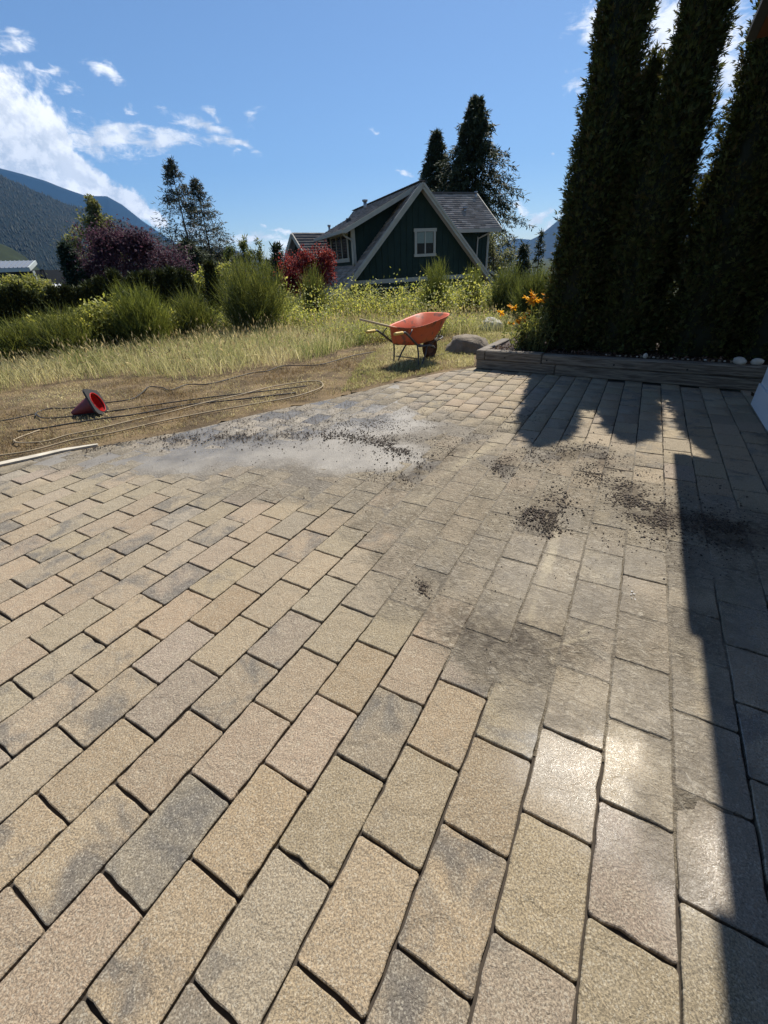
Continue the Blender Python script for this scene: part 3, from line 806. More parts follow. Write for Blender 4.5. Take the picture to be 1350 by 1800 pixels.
STRAW = [(.66, .57, .35), (.57, .49, .29), (.52, .47, .25), (.74, .66, .45)]
GREEN = [(.22, .25, .08), (.28, .30, .10), (.16, .20, .06)]
def grass_stuff(name, poly, n, h0, h1, w, pal_a, pal_b, mixf, label, lean=.35, heads=.0, seed=1.0, cat='grass'):
    P = inpoly(poly, n); cl = vnoise(P, .9, seed); cl2 = vnoise(P, 3.1, seed + 4)
    keep = rng.random(n) < np.clip(.75 + cl2 * .9, .12, 1); P, cl, cl2 = P[keep], cl[keep], cl2[keep]; n = len(P)
    h = rng.uniform(h0, h1, n) * (1 + .35 * cl + .25 * cl2)
    az_ = rng.random(n) * 6.28; ln = np.abs(rng.normal(size=n)) * lean
    d = np.column_stack([np.cos(az_) * ln, np.sin(az_) * ln, np.ones(n)])
    P2 = P + unit(d) * h[:, None]; P1 = P + (P2 - P) * .55 + np.array([0, 0, 1]) * (h * ln * .22)[:, None]
    t = np.clip(mixf + cl * .8 + rng.normal(size=n) * .22, 0, 1)[:, None]
    col = lerp_cols(n, pal_a) * (1 - t) + lerp_cols(n, pal_b) * t
    A = Acc(); A.ribbons(P, P1, P2, w * rng.uniform(.6, 1.3, n), col)
    k = rng.random(n) < heads
    if k.any():
        D = unit(P2[k] - P1[k]); A.leaves(P2[k] - D * .02, D, side_of(D), rng.uniform(.06, .12, k.sum()), rng.uniform(.012, .022, k.sum()), lerp_cols(k.sum(), [(.45, .36, .20), (.36, .27, .15), (.52, .44, .28)]))
    return tag(A.make(name, M_GRASS), label, cat, kind='stuff')

FIELD = [(-260, 760), (0, 690), (140, 668), (250, 662), (330, 668), (430, 652), (540, 636), (625, 610), (700, 596), (800, 592), (880, 585), (920, 575), (900, 556), (700, 562), (560, 566), (440, 580), (250, 585), (0, 605), (-300, 650)]
grass_stuff('tall_grass', FIELD, 66000, .16, .46, .0060, STRAW, GREEN, .40, 'tall dry meadow grass gone to seed beyond the patio', .75, .14)
grass_stuff('seed_grass', [(0, 640), (300, 612), (560, 592), (700, 582), (860, 570), (880, 558), (560, 566), (300, 585), (0, 615)], 9000, .26, .62, .0055, STRAW, GREEN, .38, 'taller pale seeding grass at the back of the meadow', .45, .30, 5.0)
grass_stuff('weed_tufts', [(500, 620), (545, 632), (640, 606), (640, 592), (560, 606)], 700, .12, .32, .010, GREEN, [(.16, .24, .06)], .5, 'green grass tufts along the meadow edge', .5, 0, 9.0)
VERGE = [(-260, 880), (0, 812), (170, 778), (330, 750), (460, 720), (600, 691), (700, 666), (780, 650), (830, 640), (830, 610), (800, 590), (690, 594), (560, 636), (430, 655), (330, 670), (250, 664), (140, 672), (0, 694), (-260, 760)]
grass_stuff('straw_litter', VERGE, 52000, .012, .05, .006, STRAW, [(.15, .10, .055), (.22, .15, .08)], .66, 'short flattened straw along the patio edge', 2.2, 0, 2.0, 'straw')
grass_stuff('lawn_grass', [(600, 690), (700, 666), (780, 650), (833, 642), (833, 610), (900, 605), (960, 590), (920, 570), (860, 578), (780, 600), (690, 600), (630, 640)], 32000, .02, .075, .006, [(.24, .26, .08), (.30, .28, .11)], STRAW, .35, 'short yellowing lawn grass around the wheelbarrow and boulders', .9, 0, 3.0)

# ---- leafy thickets (mass of leaves nobody could count)
def thicket(name, poly, n, h0, h1, leaf, pal, label, cat, seed, stems=True):
    P = inpoly(poly, n // 12); cl = vnoise(P, .8, seed)
    H = (h0 + (h1 - h0) * rng.random(len(P))) * (1 + .45 * cl)
    A = Acc(); T0 = P.copy(); T0[:, 2] += H; T0[:, :2] += rng.normal(size=(len(P), 2)) * .12
    mid = (P + T0) / 2 + rng.normal(size=P.shape) * .05
    A.ribbons(P, mid, T0, .008, lerp_cols(len(P), [(.10, .09, .04), (.14, .11, .06)]))
    k = rng.integers(len(P), size=n); t = rng.random(n) ** .55
    B = P[k] * (1 - t[:, None]) + T0[k] * t[:, None] + rng.normal(size=(n, 3)) * np.array([.09, .09, .05])
    D = randdirs(n, .25); S = unit(np.cross(D, np.column_stack([rng.normal(size=(n, 2)) * .5, np.ones(n)])))
    col = lerp_cols(n, pal, .25)
    A.leaves(B, D, S, leaf * rng.uniform(.6, 1.4, n), leaf * .62 * rng.uniform(.6, 1.3, n), col, .12)
    return tag(A.make(name, M_LEAF), label, cat, kind='stuff')
LIME = [(.30, .34, .10), (.40, .42, .15), (.20, .25, .08), (.50, .48, .22)]
DARKG = [(.05, .08, .025), (.08, .11, .035), (.10, .14, .05)]
thicket('bramble_thicket', [(470, 572), (500, 530), (600, 512), (700, 508), (860, 508), (880, 556), (800, 562), (640, 566), (540, 580)], 64000, .80, 1.45, .080, LIME, 'sunlit lime green bramble thicket below the green house', 'brambles', 2.0)
thicket('bramble_thicket', [(270, 585), (290, 560), (390, 556), (400, 578)], 7000, .5, .95, .07, DARKG + LIME[:1], 'dark leafy bramble clump between the two big broom bushes', 'brambles', 6.0)
thicket('bramble_thicket', [(60, 640), (90, 615), (200, 600), (300, 590), (320, 605), (180, 625)], 26000, .65, 1.0, .075, [(.36, .37, .11), (.44, .43, .15), (.26, .29, .09)], 'low yellow green bramble patch in front of the left broom', 'brambles', 7.0)
thicket('bramble_thicket', [(380, 590), (400, 572), (520, 565), (600, 575), (560, 590)], 16000, .35, .75, .060, LIME, 'low pale bramble patch under the large broom', 'brambles', 8.0)
thicket('ground_plants', [(840, 540), (850, 505), (940, 500), (985, 520), (985, 570), (900, 560)], 16000, .5, 1.0, .045, [(.07, .10, .035), (.10, .13, .05), (.16, .17, .07)], 'grey green weeds and young broom beside the cedar hedge', 'weeds', 9.0)

thicket('bramble_thicket', [(-60, 660), (-40, 610), (60, 600), (130, 590), (200, 588), (220, 600), (120, 615), (60, 640)], 15000, .40, .95, .06, [(.13, .16, .05), (.20, .23, .08), (.09, .12, .04), (.28, .28, .12)], 'tangled olive weeds among the left broom bushes', 'weeds', 11.0)
thicket('bramble_thicket', [(200, 600), (260, 580), (420, 572), (480, 575), (470, 590), (300, 602)], 14000, .35, .9, .06, [(.16, .19, .06), (.24, .27, .10), (.10, .13, .045), (.30, .31, .14)], 'pale tangled weeds along the foot of the middle broom bushes', 'weeds', 12.0)
thicket('bramble_thicket', [(540, 600), (700, 580), (860, 566), (905, 574), (800, 590), (650, 606)], 12000, .18, .42, .042, LIME, 'low yellow green weeds between the brambles and the wheelbarrow', 'weeds', 14.0)
def broom(px, Y, top_px, width_px, n, label, pal, spread=.55, cat='broom shrub'):
    """upright many-stemmed shrub; base below pixel column px at depth Y, top at pixel row top_px"""
    T = at(px, top_px, Y); bx, by = T.x, T.y; bz = float(gz(bx, by)) - .02; H = T.z - bz
    Rw = (at(px + width_px / 2, top_px, Y) - at(px - width_px / 2, top_px, Y)).length / 2
    root = empty('broom_shrub', (bx, by, bz), label, cat, 'broom shrubs in the meadow')
    A = Acc()
    a = rng.random(n) * 6.28; r = np.sqrt(rng.random(n))
    P0 = np.column_stack([np.cos(a) * r * Rw * .28, np.sin(a) * r * Rw * .28, np.zeros(n)])
    a2 = a + rng.normal(size=n) * .5; r2 = r ** .8 * Rw * rng.uniform(.45, 1.05, n)
    hh = H * np.clip(1.02 - .45 * (r2 / Rw) ** 2, .2, 1) * rng.uniform(.45, 1.0, n)
    P2 = np.column_stack([np.cos(a2) * r2, np.sin(a2) * r2, hh])
    P1 = P0 * .45 + P2 * .55; P1[:, 2] += hh * .08; P1[:, :2] += rng.normal(size=(n, 2)) * Rw * .10; P2[:, :2] += rng.normal(size=(n, 2)) * Rw * .08
    A.ribbons(P0, P1, P2, .013, lerp_cols(n, pal))
    k = np.repeat(np.arange(n), 8); t = rng.uniform(.35, 1.0, len(k))[:, None]
    B = (1 - t) ** 2 * P0[k] + 2 * t * (1 - t) * P1[k] + t * t * P2[k]
    D = unit(unit(P2[k] - P1[k]) + rng.normal(size=B.shape) * np.array([.42, .42, .25]) + np.array([0, 0, .25]))
    L = rng.uniform(.14, .34, len(k))[:, None] * min(1.2, H)
    A.ribbons(B, B + D * L * .5, B + D * L + np.array([0, 0, .02]), .0085, lerp_cols(len(k), pal, .28))
    q = rng.integers(len(B), size=n * 9); tt = rng.random(len(q))[:, None]
    D2 = randdirs(len(q), .5)
    A.leaves(B[q] + D[q] * L[q] * tt, D2, side_of(D2), rng.uniform(.015, .035, len(q)), .014, lerp_cols(len(q), pal, .3))
    A.make('crown', M_LEAF, root)
    V_, T_ = [], []; nv = 0
    for i in range(7):
        p = P0[i] * .8; e = P1[i] * .8
        v, t_ = tube_arrays([p - Vector((0, 0, .05)), (Vector(p) + Vector(e)) / 2, e], [.018, .013, .006], 5); V_.append(v); T_.append(t_ + nv); nv += len(v)
    mesh_np('stems', np.concatenate(V_), np.concatenate(T_), None, M_BARK, root)
    return root
BR = [(.085, .108, .036), (.125, .148, .050), (.19, .205, .080), (.06, .078, .028)]
BRL = [(.12, .15, .045), (.175, .20, .07), (.09, .115, .036)]
broom(432, 12.0, 447, 150, 900, 'largest dark green broom bush left of the red maple', BR, cat='broom bush')
broom(228, 10.4, 502, 120, 700, 'bright green broom bush in the meadow behind the fallen cone', BRL)
broom(330, 11.6, 512, 95, 450, 'low broom bush between the bright bush and the largest one', BR)
broom(95, 9.6, 548, 150, 700, 'wide low broom bush in front of the cypress hedge', BR)
broom(10, 9.2, 566, 120, 600, 'broom bush cut off by the left edge of the photo', BR)
broom(160, 10.2, 540, 80, 400, 'small broom bush leaning beside the bright green one', BR)
broom(768, 15.0, 456, 62, 420, 'tall thin broom bush right in front of the gable window', BRL)
broom(832, 15.5, 468, 52, 420, 'rounded broom bush at the right foot of the gable', BRL)
broom(545, 14.0, 470, 56, 420, 'broom bush in front of the red maple', BR)
broom(895, 13.5, 468, 80, 500, 'grey green broom bush right of the house corner', [(.08, .105, .04), (.11, .13, .055), (.06, .08, .03)])
broom(945, 11.5, 472, 80, 520, 'broom bush next to the cedar hedge', [(.08, .105, .04), (.12, .14, .055), (.06, .08, .03)])

def trunk_obj(path, rad, parent, mat=None, seg=8):
    return tube('trunk', path, rad, mat or M_BARK, parent, seg)

def conifer(px, top, Y, base_w, nb, card, pal, label, cat='conifer', group=None, droop=.25, t0=.06, pw=.8, per=14, lean=0.0, irregular=.3, name='conifer_tree', limbs=True, tiers=0):
    T = at(px, top, Y); bz = float(gz(T.x, T.y)) - .1; H = T.z - bz
    Rb = base_w / FPX * Y / 2
    root = empty(name, (T.x - lean, T.y, bz), label, cat, group)
    tr = np.array([(lean * (t ** 1.5), 0, H * t) for t in np.linspace(0, 1, 9)])
    trunk_obj(tr, np.linspace(max(.05, H * .014), .012, 9), root)
    A = Acc()
    t = t0 + (1 - t0) * rng.random(nb) ** .85; a = rng.random(nb) * 6.28
    if tiers: t = np.clip(np.round(t * tiers) / tiers + rng.normal(size=nb) * .07 / tiers, t0, 1)
    lobes = 1 + irregular * np.sin(a * 2 + t * 9 + px) * .6 + rng.normal(size=nb) * irregular * .5
    L = Rb * (1 - t) ** pw * np.clip(lobes, .3, 1.6) + H * .008
    base = np.column_stack([lean * t ** 1.5, np.zeros(nb), H * t])
    dirh = np.column_stack([np.cos(a), np.sin(a), np.zeros(nb)])
    rise = rng.uniform(.05, .35, nb) * (0.4 + t)
    def along(k, s):
        s_ = s[:, None]
        p = base[k] + dirh[k] * L[k][:, None] * s_
        p[:, 2] += L[k] * (rise[k] * s - droop * 1.6 * s * s)
        return p
    if limbs:
        k = np.arange(nb); A.ribbons(along(k, np.zeros(nb)), along(k, np.full(nb, .5)), along(k, np.ones(nb)), .012 + .02 * L / max(Rb, .1), lerp_cols(nb, [(.05, .04, .03)]))
    k = np.repeat(np.arange(nb), per); s = rng.random(len(k)) ** .6
    B = along(k, s) + rng.normal(size=(len(k), 3)) * card * .22
    D = unit(dirh[k] * .7 + rng.normal(size=B.shape) * .55 + np.array([0, 0, -droop * 1.5]))
    S = unit(np.cross(D, np.column_stack([rng.normal(size=(len(k), 2)) * .55, np.ones(len(k))])))
    A.leaves(B, D, S, card * rng.uniform(.6, 1.35, len(k)), card * rng.uniform(.15, .30, len(k)), lerp_cols(len(k), pal, .35), .08)
    n2 = nb // 3; B = np.column_stack([rng.normal(size=(n2, 2)) * .03, H * (1 - rng.random(n2) * .12)]); B[:, 0] += lean
    D = unit(rng.normal(size=B.shape) * .5 + np.array([0, 0, .8])); A.leaves(B, D, side_of(D), card * .7, card * .2, lerp_cols(n2, pal, .3))
    A.make('crown', M_CONIFER, root)
    return root
FIR = [(.036, .050, .026), (.052, .068, .036), (.075, .09, .05), (.026, .036, .02)]
GREYFIR = [(.055, .066, .048), (.04, .052, .036), (.085, .095, .068), (.07, .065, .052)]
conifer(298, 284, 46, 190, 330, .34, GREYFIR, 'taller of the two open firs standing left of the green house', 'fir', 'pair of open firs', .10, .25, .86, 17, irregular=.30, tiers=30)
conifer(343, 318, 47, 150, 260, .32, GREYFIR, 'shorter right hand fir of the open pair', 'fir', 'pair of open firs', .04, .25, .84, 16, irregular=.30, tiers=26)
conifer(330, 425, 43, 150, 260, .45, FIR, 'dark bushy evergreen at the foot of the two open firs', 'evergreen', None, .2, .02, .5, 22)
conifer(768, 232, 37, 136, 440, .30, FIR, 'smaller dark cedar behind the house ridge', 'cedar', 'dark cedars behind the green house', .26, .02, .86, 52, irregular=.40)
conifer(838, 174, 35, 214, 640, .31, FIR, 'tallest dark cedar rising behind the right roof of the green house', 'cedar', 'dark cedars behind the green house', .26, .02, .84, 60, irregular=.55)
conifer(806, 290, 36, 96, 240, .36, FIR, 'dark cedar filling the gap between the two tall cedars', 'cedar', 'dark cedars behind the green house', .3, .02, .7, 24)
conifer(110, 426, 26, 72, 300, .26, [(.02, .036, .022), (.03, .05, .03)], 'dark spruce between the plum tree and the white roofed shed', 'spruce', None, .22, .02, .8, 22)
conifer(922, 432, 26, 40, 130, .26, FIR, 'small bushy fir under the right hand mountain', 'fir', 'young firs beside the cedar hedge', .15, .03, .7, 18)
conifer(953, 408, 24, 34, 80, .20, FIR, 'small thin fir nearest the cedar hedge', 'fir', 'young firs beside the cedar hedge', .12, .03, .8, 14, irregular=.4)
conifer(486, 434, 24, 16, 140, .24, FIR, 'slim dark cypress spire left of the red maple', 'cypress', None, -.5, .0, .4, 18, name='cypress_tree', limbs=False)
conifer(474, 462, 24.5, 14, 90, .24, FIR, 'shorter slim cypress beside the dark cypress spire', 'cypress', None, -.5, .0, .4, 16, name='cypress_tree', limbs=False)
# hedge of little cypresses
hedge = [(8, 515, 15.5), (30, 508, 15.8), (52, 520, 15.9), (72, 528, 16.1), (92, 512, 16.3), (112, 508, 16.6), (134, 514, 16.8), (155, 505, 17.1), (176, 495, 17.4), (197, 483, 17.7), (218, 497, 18.1), (238, 490, 18.4), (258, 485, 18.7), (279, 482, 19.1), (300, 480, 19.4), (321, 482, 19.8), (368, 468, 20.6), (-14, 520, 15.2)]
proto_h = []
for i, (px, top, Y) in enumerate(hedge):
    if i < 4:
        r = conifer(px, top, Y, 27, 200, .16, [(.030, .040, .016), (.045, .055, .020), (.060, .068, .026)], None, name='hedge_cypress', droop=-.55, t0=.0, pw=.42, per=20, limbs=False, irregular=.2)
        proto_h.append((r, at(px, top, Y).z - (float(gz(at(px, top, Y).x, Y)) - .1)))
    else:
        src, h0 = proto_h[i % 4]; T = at(px, top, Y); bz = float(gz(T.x, T.y)) - .1
        r = src.copy(); COL.objects.link(r); r.location = (T.x, T.y, bz)
        k = (T.z - bz) / h0; r.scale = (k * .95, k * .95, k); r.rotation_euler = (0, 0, i * 1.7)
        for ch in src.children:
            c = ch.copy(); COL.objects.link(c); c.parent = r
    order = sorted(h[0] for h in hedge); words = 'first second third fourth fifth sixth seventh eighth ninth tenth eleventh twelfth thirteenth fourteenth fifteenth sixteenth seventeenth eighteenth'.split()
    near = 'under the willow shrub' if px < 85 else ('under the spruce' if px < 150 else ('under the purple plum' if px < 310 else 'under the open firs'))
    tag(r, '%s small dark cypress from the left in the hedge row, %s' % (words[order.index(px)], near), 'cypress', 'cypresses of the hedge row')

def blobcloud(A, centers, radii, n, leaf, pal, up=.15, clump=.35, lw=.65):
    """leaves in soft clumps inside ellipsoids"""
    for c, r in zip(centers, radii):
        c = np.array(c); r = np.array(r); m = max(6, n // 45)
        d = randdirs(m) * (rng.random((m, 1)) ** .4) * r + c
        k = rng.integers(m, size=n); P = d[k] + rng.normal(size=(n, 3)) * r * clump * .55
        D = randdirs(n, -.1); S = unit(np.cross(D, np.column_stack([rng.normal(size=(n, 2)) * .6, np.ones(n) + up])))
        A.leaves(P, D, S, leaf * rng.uniform(.6, 1.35, n), leaf * lw * rng.uniform(.6, 1.2, n), lerp_cols(n, pal, .3), .12)
def broadleaf(name, px, Y, blobs, n, leaf, pal, label, cat, bark=None, group=None, trunk_px=None, lw=.65, mat=None):
    """blobs: (px, py, rx, ry) pixel ellipses of crown masses"""
    c0 = at(trunk_px or px, 500, Y); bz = float(gz(c0.x, Y)) - .1
    root = empty(name, (c0.x, Y, bz), label, cat, group); k = Y / FPX
    cs, rs = [], []
    for i, (bx, by, rx, ry) in enumerate(blobs):
        P = at(bx, by, Y) - root.location; P.y += rng.normal() * rx * k * .35
        cs.append(tuple(P)); rs.append((rx * k, max(rx, ry) * k * .8, ry * k))
    A = Acc(); blobcloud(A, cs, rs, n, leaf, pal, lw=lw); A.make('crown', mat or M_LEAF, root)
    top = max(cs, key=lambda c: c[2])
    H = top[2]; w = max(.03, H * .018)
    V_, T_, nv = [], [], 0
    fork = np.array([0, 0, max(.3, min(c[2] for c in cs) * .55)])
    paths = [([(0, 0, -.1), fork * .5, fork], [w * 1.5, w * 1.25, w])]
    for c in cs: paths.append(([fork, fork * .45 + np.array(c) * .55 + np.array([0, 0, .05 * H]), c], [w * .8, w * .5, w * .15]))
    for p, r_ in paths:
        v, t = tube_arrays(spline(p, 4), np.interp(np.linspace(0, 1, 9), [0, .5, 1], r_), 6); V_.append(v); T_.append(t + nv); nv += len(v)
    mesh_np('trunk', np.concatenate(V_), np.concatenate(T_), None, bark or M_BARK, root, smooth=True)
    return root
broadleaf('plum_tree', 215, 27, [(180, 458, 44, 40), (226, 448, 46, 36), (268, 462, 44, 36), (304, 482, 30, 30), (162, 496, 30, 26), (232, 488, 70, 28), (196, 428, 28, 20), (250, 428, 22, 16)], 2700, .14,
          [(.065, .030, .045), (.095, .042, .062), (.042, .022, .032), (.14, .085, .105)], 'dark purple plum tree behind the hedge row', 'plum tree', mat=M_PLUM)
birch_bark = simple('pale_bark', (.34, .31, .27), .8, var=.4, scale=9)
broadleaf('poplar_tree', 168, 34, [(162, 362, 9, 14), (166, 385, 20, 14), (160, 405, 26, 16), (186, 410, 22, 16), (172, 430, 40, 20), (205, 436, 20, 18), (140, 440, 18, 18)], 900, .17,
          [(.12, .14, .06), (.17, .18, .09), (.08, .10, .04), (.24, .24, .15)], 'pale loose poplar rising behind the purple plum', 'poplar', birch_bark)
broadleaf('maple_tree', 530, 17, [(512, 478, 18, 24), (535, 462, 14, 20), (565, 455, 18, 18), (575, 470, 12, 24), (560, 488, 16, 14), (515, 498, 16, 14)], 1500, .085,
          [(.16, .022, .035), (.22, .035, .05), (.11, .016, .028), (.30, .07, .08)], 'red leaved japanese maple at the left corner of the green house', 'maple', birch_bark, lw=.5)
broadleaf('willow_shrub', 60, 21, [(38, 508, 24, 16), (66, 512, 24, 20), (86, 532, 14, 20), (50, 538, 44, 20), (18, 520, 14, 14)], 2600, .13,
          [(.24, .27, .08), (.30, .31, .11), (.18, .21, .06), (.36, .35, .14)], 'yellow green willow shrub in front of the dark house', 'willow', lw=.35)
broadleaf('sapling_tree', 430, 20, [(428, 432, 5, 14), (405, 448, 8, 12), (440, 452, 16, 12), (455, 440, 5, 14), (415, 465, 22, 14), (462, 466, 14, 10)], 420, .12,
          [(.10, .13, .05), (.15, .17, .08), (.07, .10, .035)], 'tall thin saplings poking above the largest broom bush', 'sapling', lw=.4)
broadleaf('garden_tree', 868, 29, [(866, 425, 18, 22), (862, 450, 20, 20), (885, 458, 18, 16)], 1100, .12,
          [(.16, .18, .13), (.10, .12, .07), (.22, .23, .17)], 'small silvery tree at the right corner of the green house', 'garden tree')
broadleaf('hedge_shrub', 385, 21, [(360, 500, 20, 18), (340, 505, 14, 14), (392, 490, 20, 20)], 1000, .11, LIME, 'leafy yellow green shrub beside the single cypress', 'shrub')
broadleaf('alder_tree', 385, 48, [(370, 455, 22, 18), (395, 462, 20, 16), (420, 470, 24, 14), (350, 470, 22, 16)], 700, .3, [(.035, .045, .02), (.05, .06, .03)], 'dull green tree clump right of the two open firs', 'tree')

# ------------------------------------------------------------------ the cedar hedge at the planter
def cedar_column(t, off, base_z, H, prof, n, label, seed):
    x, y = WALL0 + WDIR * t + WNRM * off
    root = empty('cedar_tree', (x, y, base_z), label, 'cedar', 'columnar cedars in the planter')
    tr = [(0, 0, H * k) for k in np.linspace(0, .9, 6)]
    trunk_obj(tr, np.linspace(.07, .01, 6), root)
    zs = np.array([p[0] for p in prof]); rs = np.array([p[1] for p in prof])
    def rad(z, a):
        r = np.interp(z, zs, rs)
        lump = np.array([mnoise.noise((math.cos(q) * 1.5 + seed, math.sin(q) * 1.5, zz * 1.15)) for q, zz in zip(a, z)])
        lump2 = np.array([mnoise.noise((math.cos(q) * 4 + seed, math.sin(q) * 4, zz * 4.5)) for q, zz in zip(a, z)])
        return r * (1 + .17 * lump + .12 * lump2)
    A = Acc()
    # inner mass
    nz_, na = 46, 28; Z = np.linspace(0, H * .985, nz_); a = np.linspace(0, 2 * np.pi, na, endpoint=False)
    ZZ, AA = np.meshgrid(Z, a, indexing='ij'); r = rad(ZZ.ravel(), AA.ravel()).reshape(ZZ.shape) * .78
    V = np.stack([r * np.cos(AA), r * np.sin(AA), ZZ], -1).reshape(-1, 3); I = np.arange(nz_ * na).reshape(nz_, na)
    a0, a1, b0, b1 = I[:-1], np.roll(I, -1, 1)[:-1], I[1:], np.roll(I, -1, 1)[1:]
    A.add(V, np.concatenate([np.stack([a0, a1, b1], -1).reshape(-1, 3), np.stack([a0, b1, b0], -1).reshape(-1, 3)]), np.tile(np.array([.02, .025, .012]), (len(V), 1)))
    # flat scale-leaf sprays, three fingers each
    m = n // 34; zc = H * rng.random(m) ** .95; ac = rng.random(m) * 6.28; rc = rad(zc, ac) * rng.uniform(.86, 1.10, m)
    Pc = np.column_stack([np.cos(ac) * rc, np.sin(ac) * rc, zc]); k_ = rng.integers(m, size=n)
    rd = np.column_stack([np.cos(ac[k_]), np.sin(ac[k_]), np.zeros(n)])
    tuft = rng.uniform(.45, 1.5, m)[k_][:, None]
    P = Pc[k_] + np.clip(rng.normal(size=(n, 3)), -1.7, 1.7) * np.array([.030, .030, .075]) * tuft - rd * rng.uniform(0, .12, (n, 1))
    k2 = rng.random(n) < .35; rl = rad(np.clip(P[:, 2], 0, H), np.arctan2(P[:, 1], P[:, 0])); P[k2] *= np.column_stack([np.ones(k2.sum()) * .93, np.ones(k2.sum()) * .93, np.ones(k2.sum())])
    D = unit(rd * .65 + np.array([0, 0, .42]) + rng.normal(size=(n, 3)) * .42 + (P - Pc[k_]) * 3)
    S = unit(np.cross(D, rd + rng.normal(size=(n, 3)) * .7))
    col = lerp_cols(n, [(.045, .062, .020), (.066, .086, .026), (.095, .11, .034), (.075, .062, .026)], .35)
    L = rng.uniform(.035, .085, n) * np.clip(tuft[:, 0], .7, 1.2)
    for f, k in ((0, 1.0), (.42, .72), (-.38, .66)):
        Df = unit(D + S * f); A.leaves(P, Df, unit(S - D * f), L * k, L * .15, col, .10)
    A.make('crown', M_CEDAR, root)
    return root
BED_Z = .262
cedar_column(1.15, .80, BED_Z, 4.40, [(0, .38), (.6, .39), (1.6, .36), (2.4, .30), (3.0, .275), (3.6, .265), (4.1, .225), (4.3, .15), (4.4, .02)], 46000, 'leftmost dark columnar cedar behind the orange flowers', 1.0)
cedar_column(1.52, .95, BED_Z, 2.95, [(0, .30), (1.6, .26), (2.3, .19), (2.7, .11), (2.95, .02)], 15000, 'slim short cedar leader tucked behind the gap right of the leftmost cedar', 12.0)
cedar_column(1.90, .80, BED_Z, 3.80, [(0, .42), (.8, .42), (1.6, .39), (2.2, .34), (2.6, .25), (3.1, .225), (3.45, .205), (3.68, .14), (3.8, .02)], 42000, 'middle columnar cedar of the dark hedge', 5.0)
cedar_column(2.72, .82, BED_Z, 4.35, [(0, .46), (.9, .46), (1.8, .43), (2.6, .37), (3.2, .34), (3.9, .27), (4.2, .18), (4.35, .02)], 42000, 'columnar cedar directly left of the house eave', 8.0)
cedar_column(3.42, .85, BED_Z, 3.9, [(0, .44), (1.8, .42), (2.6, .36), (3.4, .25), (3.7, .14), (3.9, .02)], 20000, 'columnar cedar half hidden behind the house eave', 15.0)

# ------------------------------------------------------------------ timber planter
M_TIMBER = simple('weathered_timber', (.26, .235, .20), .85, var=.35, scale=7, bump=.004, bscale=30)
def timber_grain(m):
    w = NT(m.node_tree); b = [n for n in w.n if n.type == 'BSDF_PRINCIPLED'][0]
    tc = w.new('ShaderNodeTexCoord'); v = w.vmath('MULTIPLY', tc.outputs['Object'], (1.2, 22, 22)); n = w.noise(v, 3.0, 6, .65, .4)
    c = w.mix(w.smooth(n, .35, .65), (.075, .060, .046, 1), (.235, .20, .155, 1)); kn = w.new('ShaderNodeTexVoronoi'); w.l.new(w.vmath('MULTIPLY', tc.outputs['Object'], (2.2, 9, 9)), kn.inputs['Vector']); kn.inputs['Scale'].default_value = 1.0
    c = w.mix(w.math('MULTIPLY', w.smooth(kn.outputs['Distance'], .16, .06), .8), c, (.045, .036, .03, 1)); w.l.new(c, b.inputs['Base Color'])
timber_grain(M_TIMBER)
def build_planter():
    root = empty('timber_planter', (WALL0[0], WALL0[1], 0), 'low weathered timber planter wall under the dark cedar hedge', 'planter')
    ang = math.atan2(WDIR[1], WDIR[0]); root.rotation_euler = (0, 0, ang)
    # local x along the wall, y back into the bed
    Lw = 3.8
    def timber(x0, x1, y0, y1, z0, z1, bev=.006):
        cx = ((x0 + x1) / 2, (y0 + y1) / 2, (z0 + z1) / 2)
        bm = bmesh.new(); bm_box(bm, (0, 0, 0), (x1 - x0, y1 - y0, z1 - z0), None, bev)
        o = bm_obj('timber', bm, M_TIMBER, root); o.location = cx; o.rotation_euler = (rng.normal() * .004, rng.normal() * .002, rng.normal() * .002)
    h = .135; tk = .135
    timber(.005, 1.17, .012, tk + .012, 0, h, .010); timber(1.176, Lw, .012, tk + .012, 0, h, .010)
    timber(tk + .006, .972, 0, tk, h + .003, 2 * h + .003, .013); timber(.978, Lw, .002, tk + .002, h + .003, 2 * h - .002, .016)
    timber(0, tk, .0, 1.15, h + .003, 2 * h + .004, .010)             # end return, top course
    timber(.004, tk - .004, tk + .016, 1.15, 0, h, .008)
    timber(.2, 1.2, 1.18, 1.18 + tk, h * .4, 1.6 * h, .01)
    # bolt holes
    dark = simple('dark_hole', (.02, .017, .015), .9)
    for x in (.45, 1.05, 1.9, 2.7):
        bm = bmesh.new(); bmesh.ops.create_circle(bm, cap_ends=True, radius=.012, segments=8, matrix=Matrix.Translation((x, -.0015, h * 1.4)) @ Matrix.Rotation(R(90), 4, 'X'))
        bm_obj('bolt_hole', bm, dark, root)
    return root
build_planter()
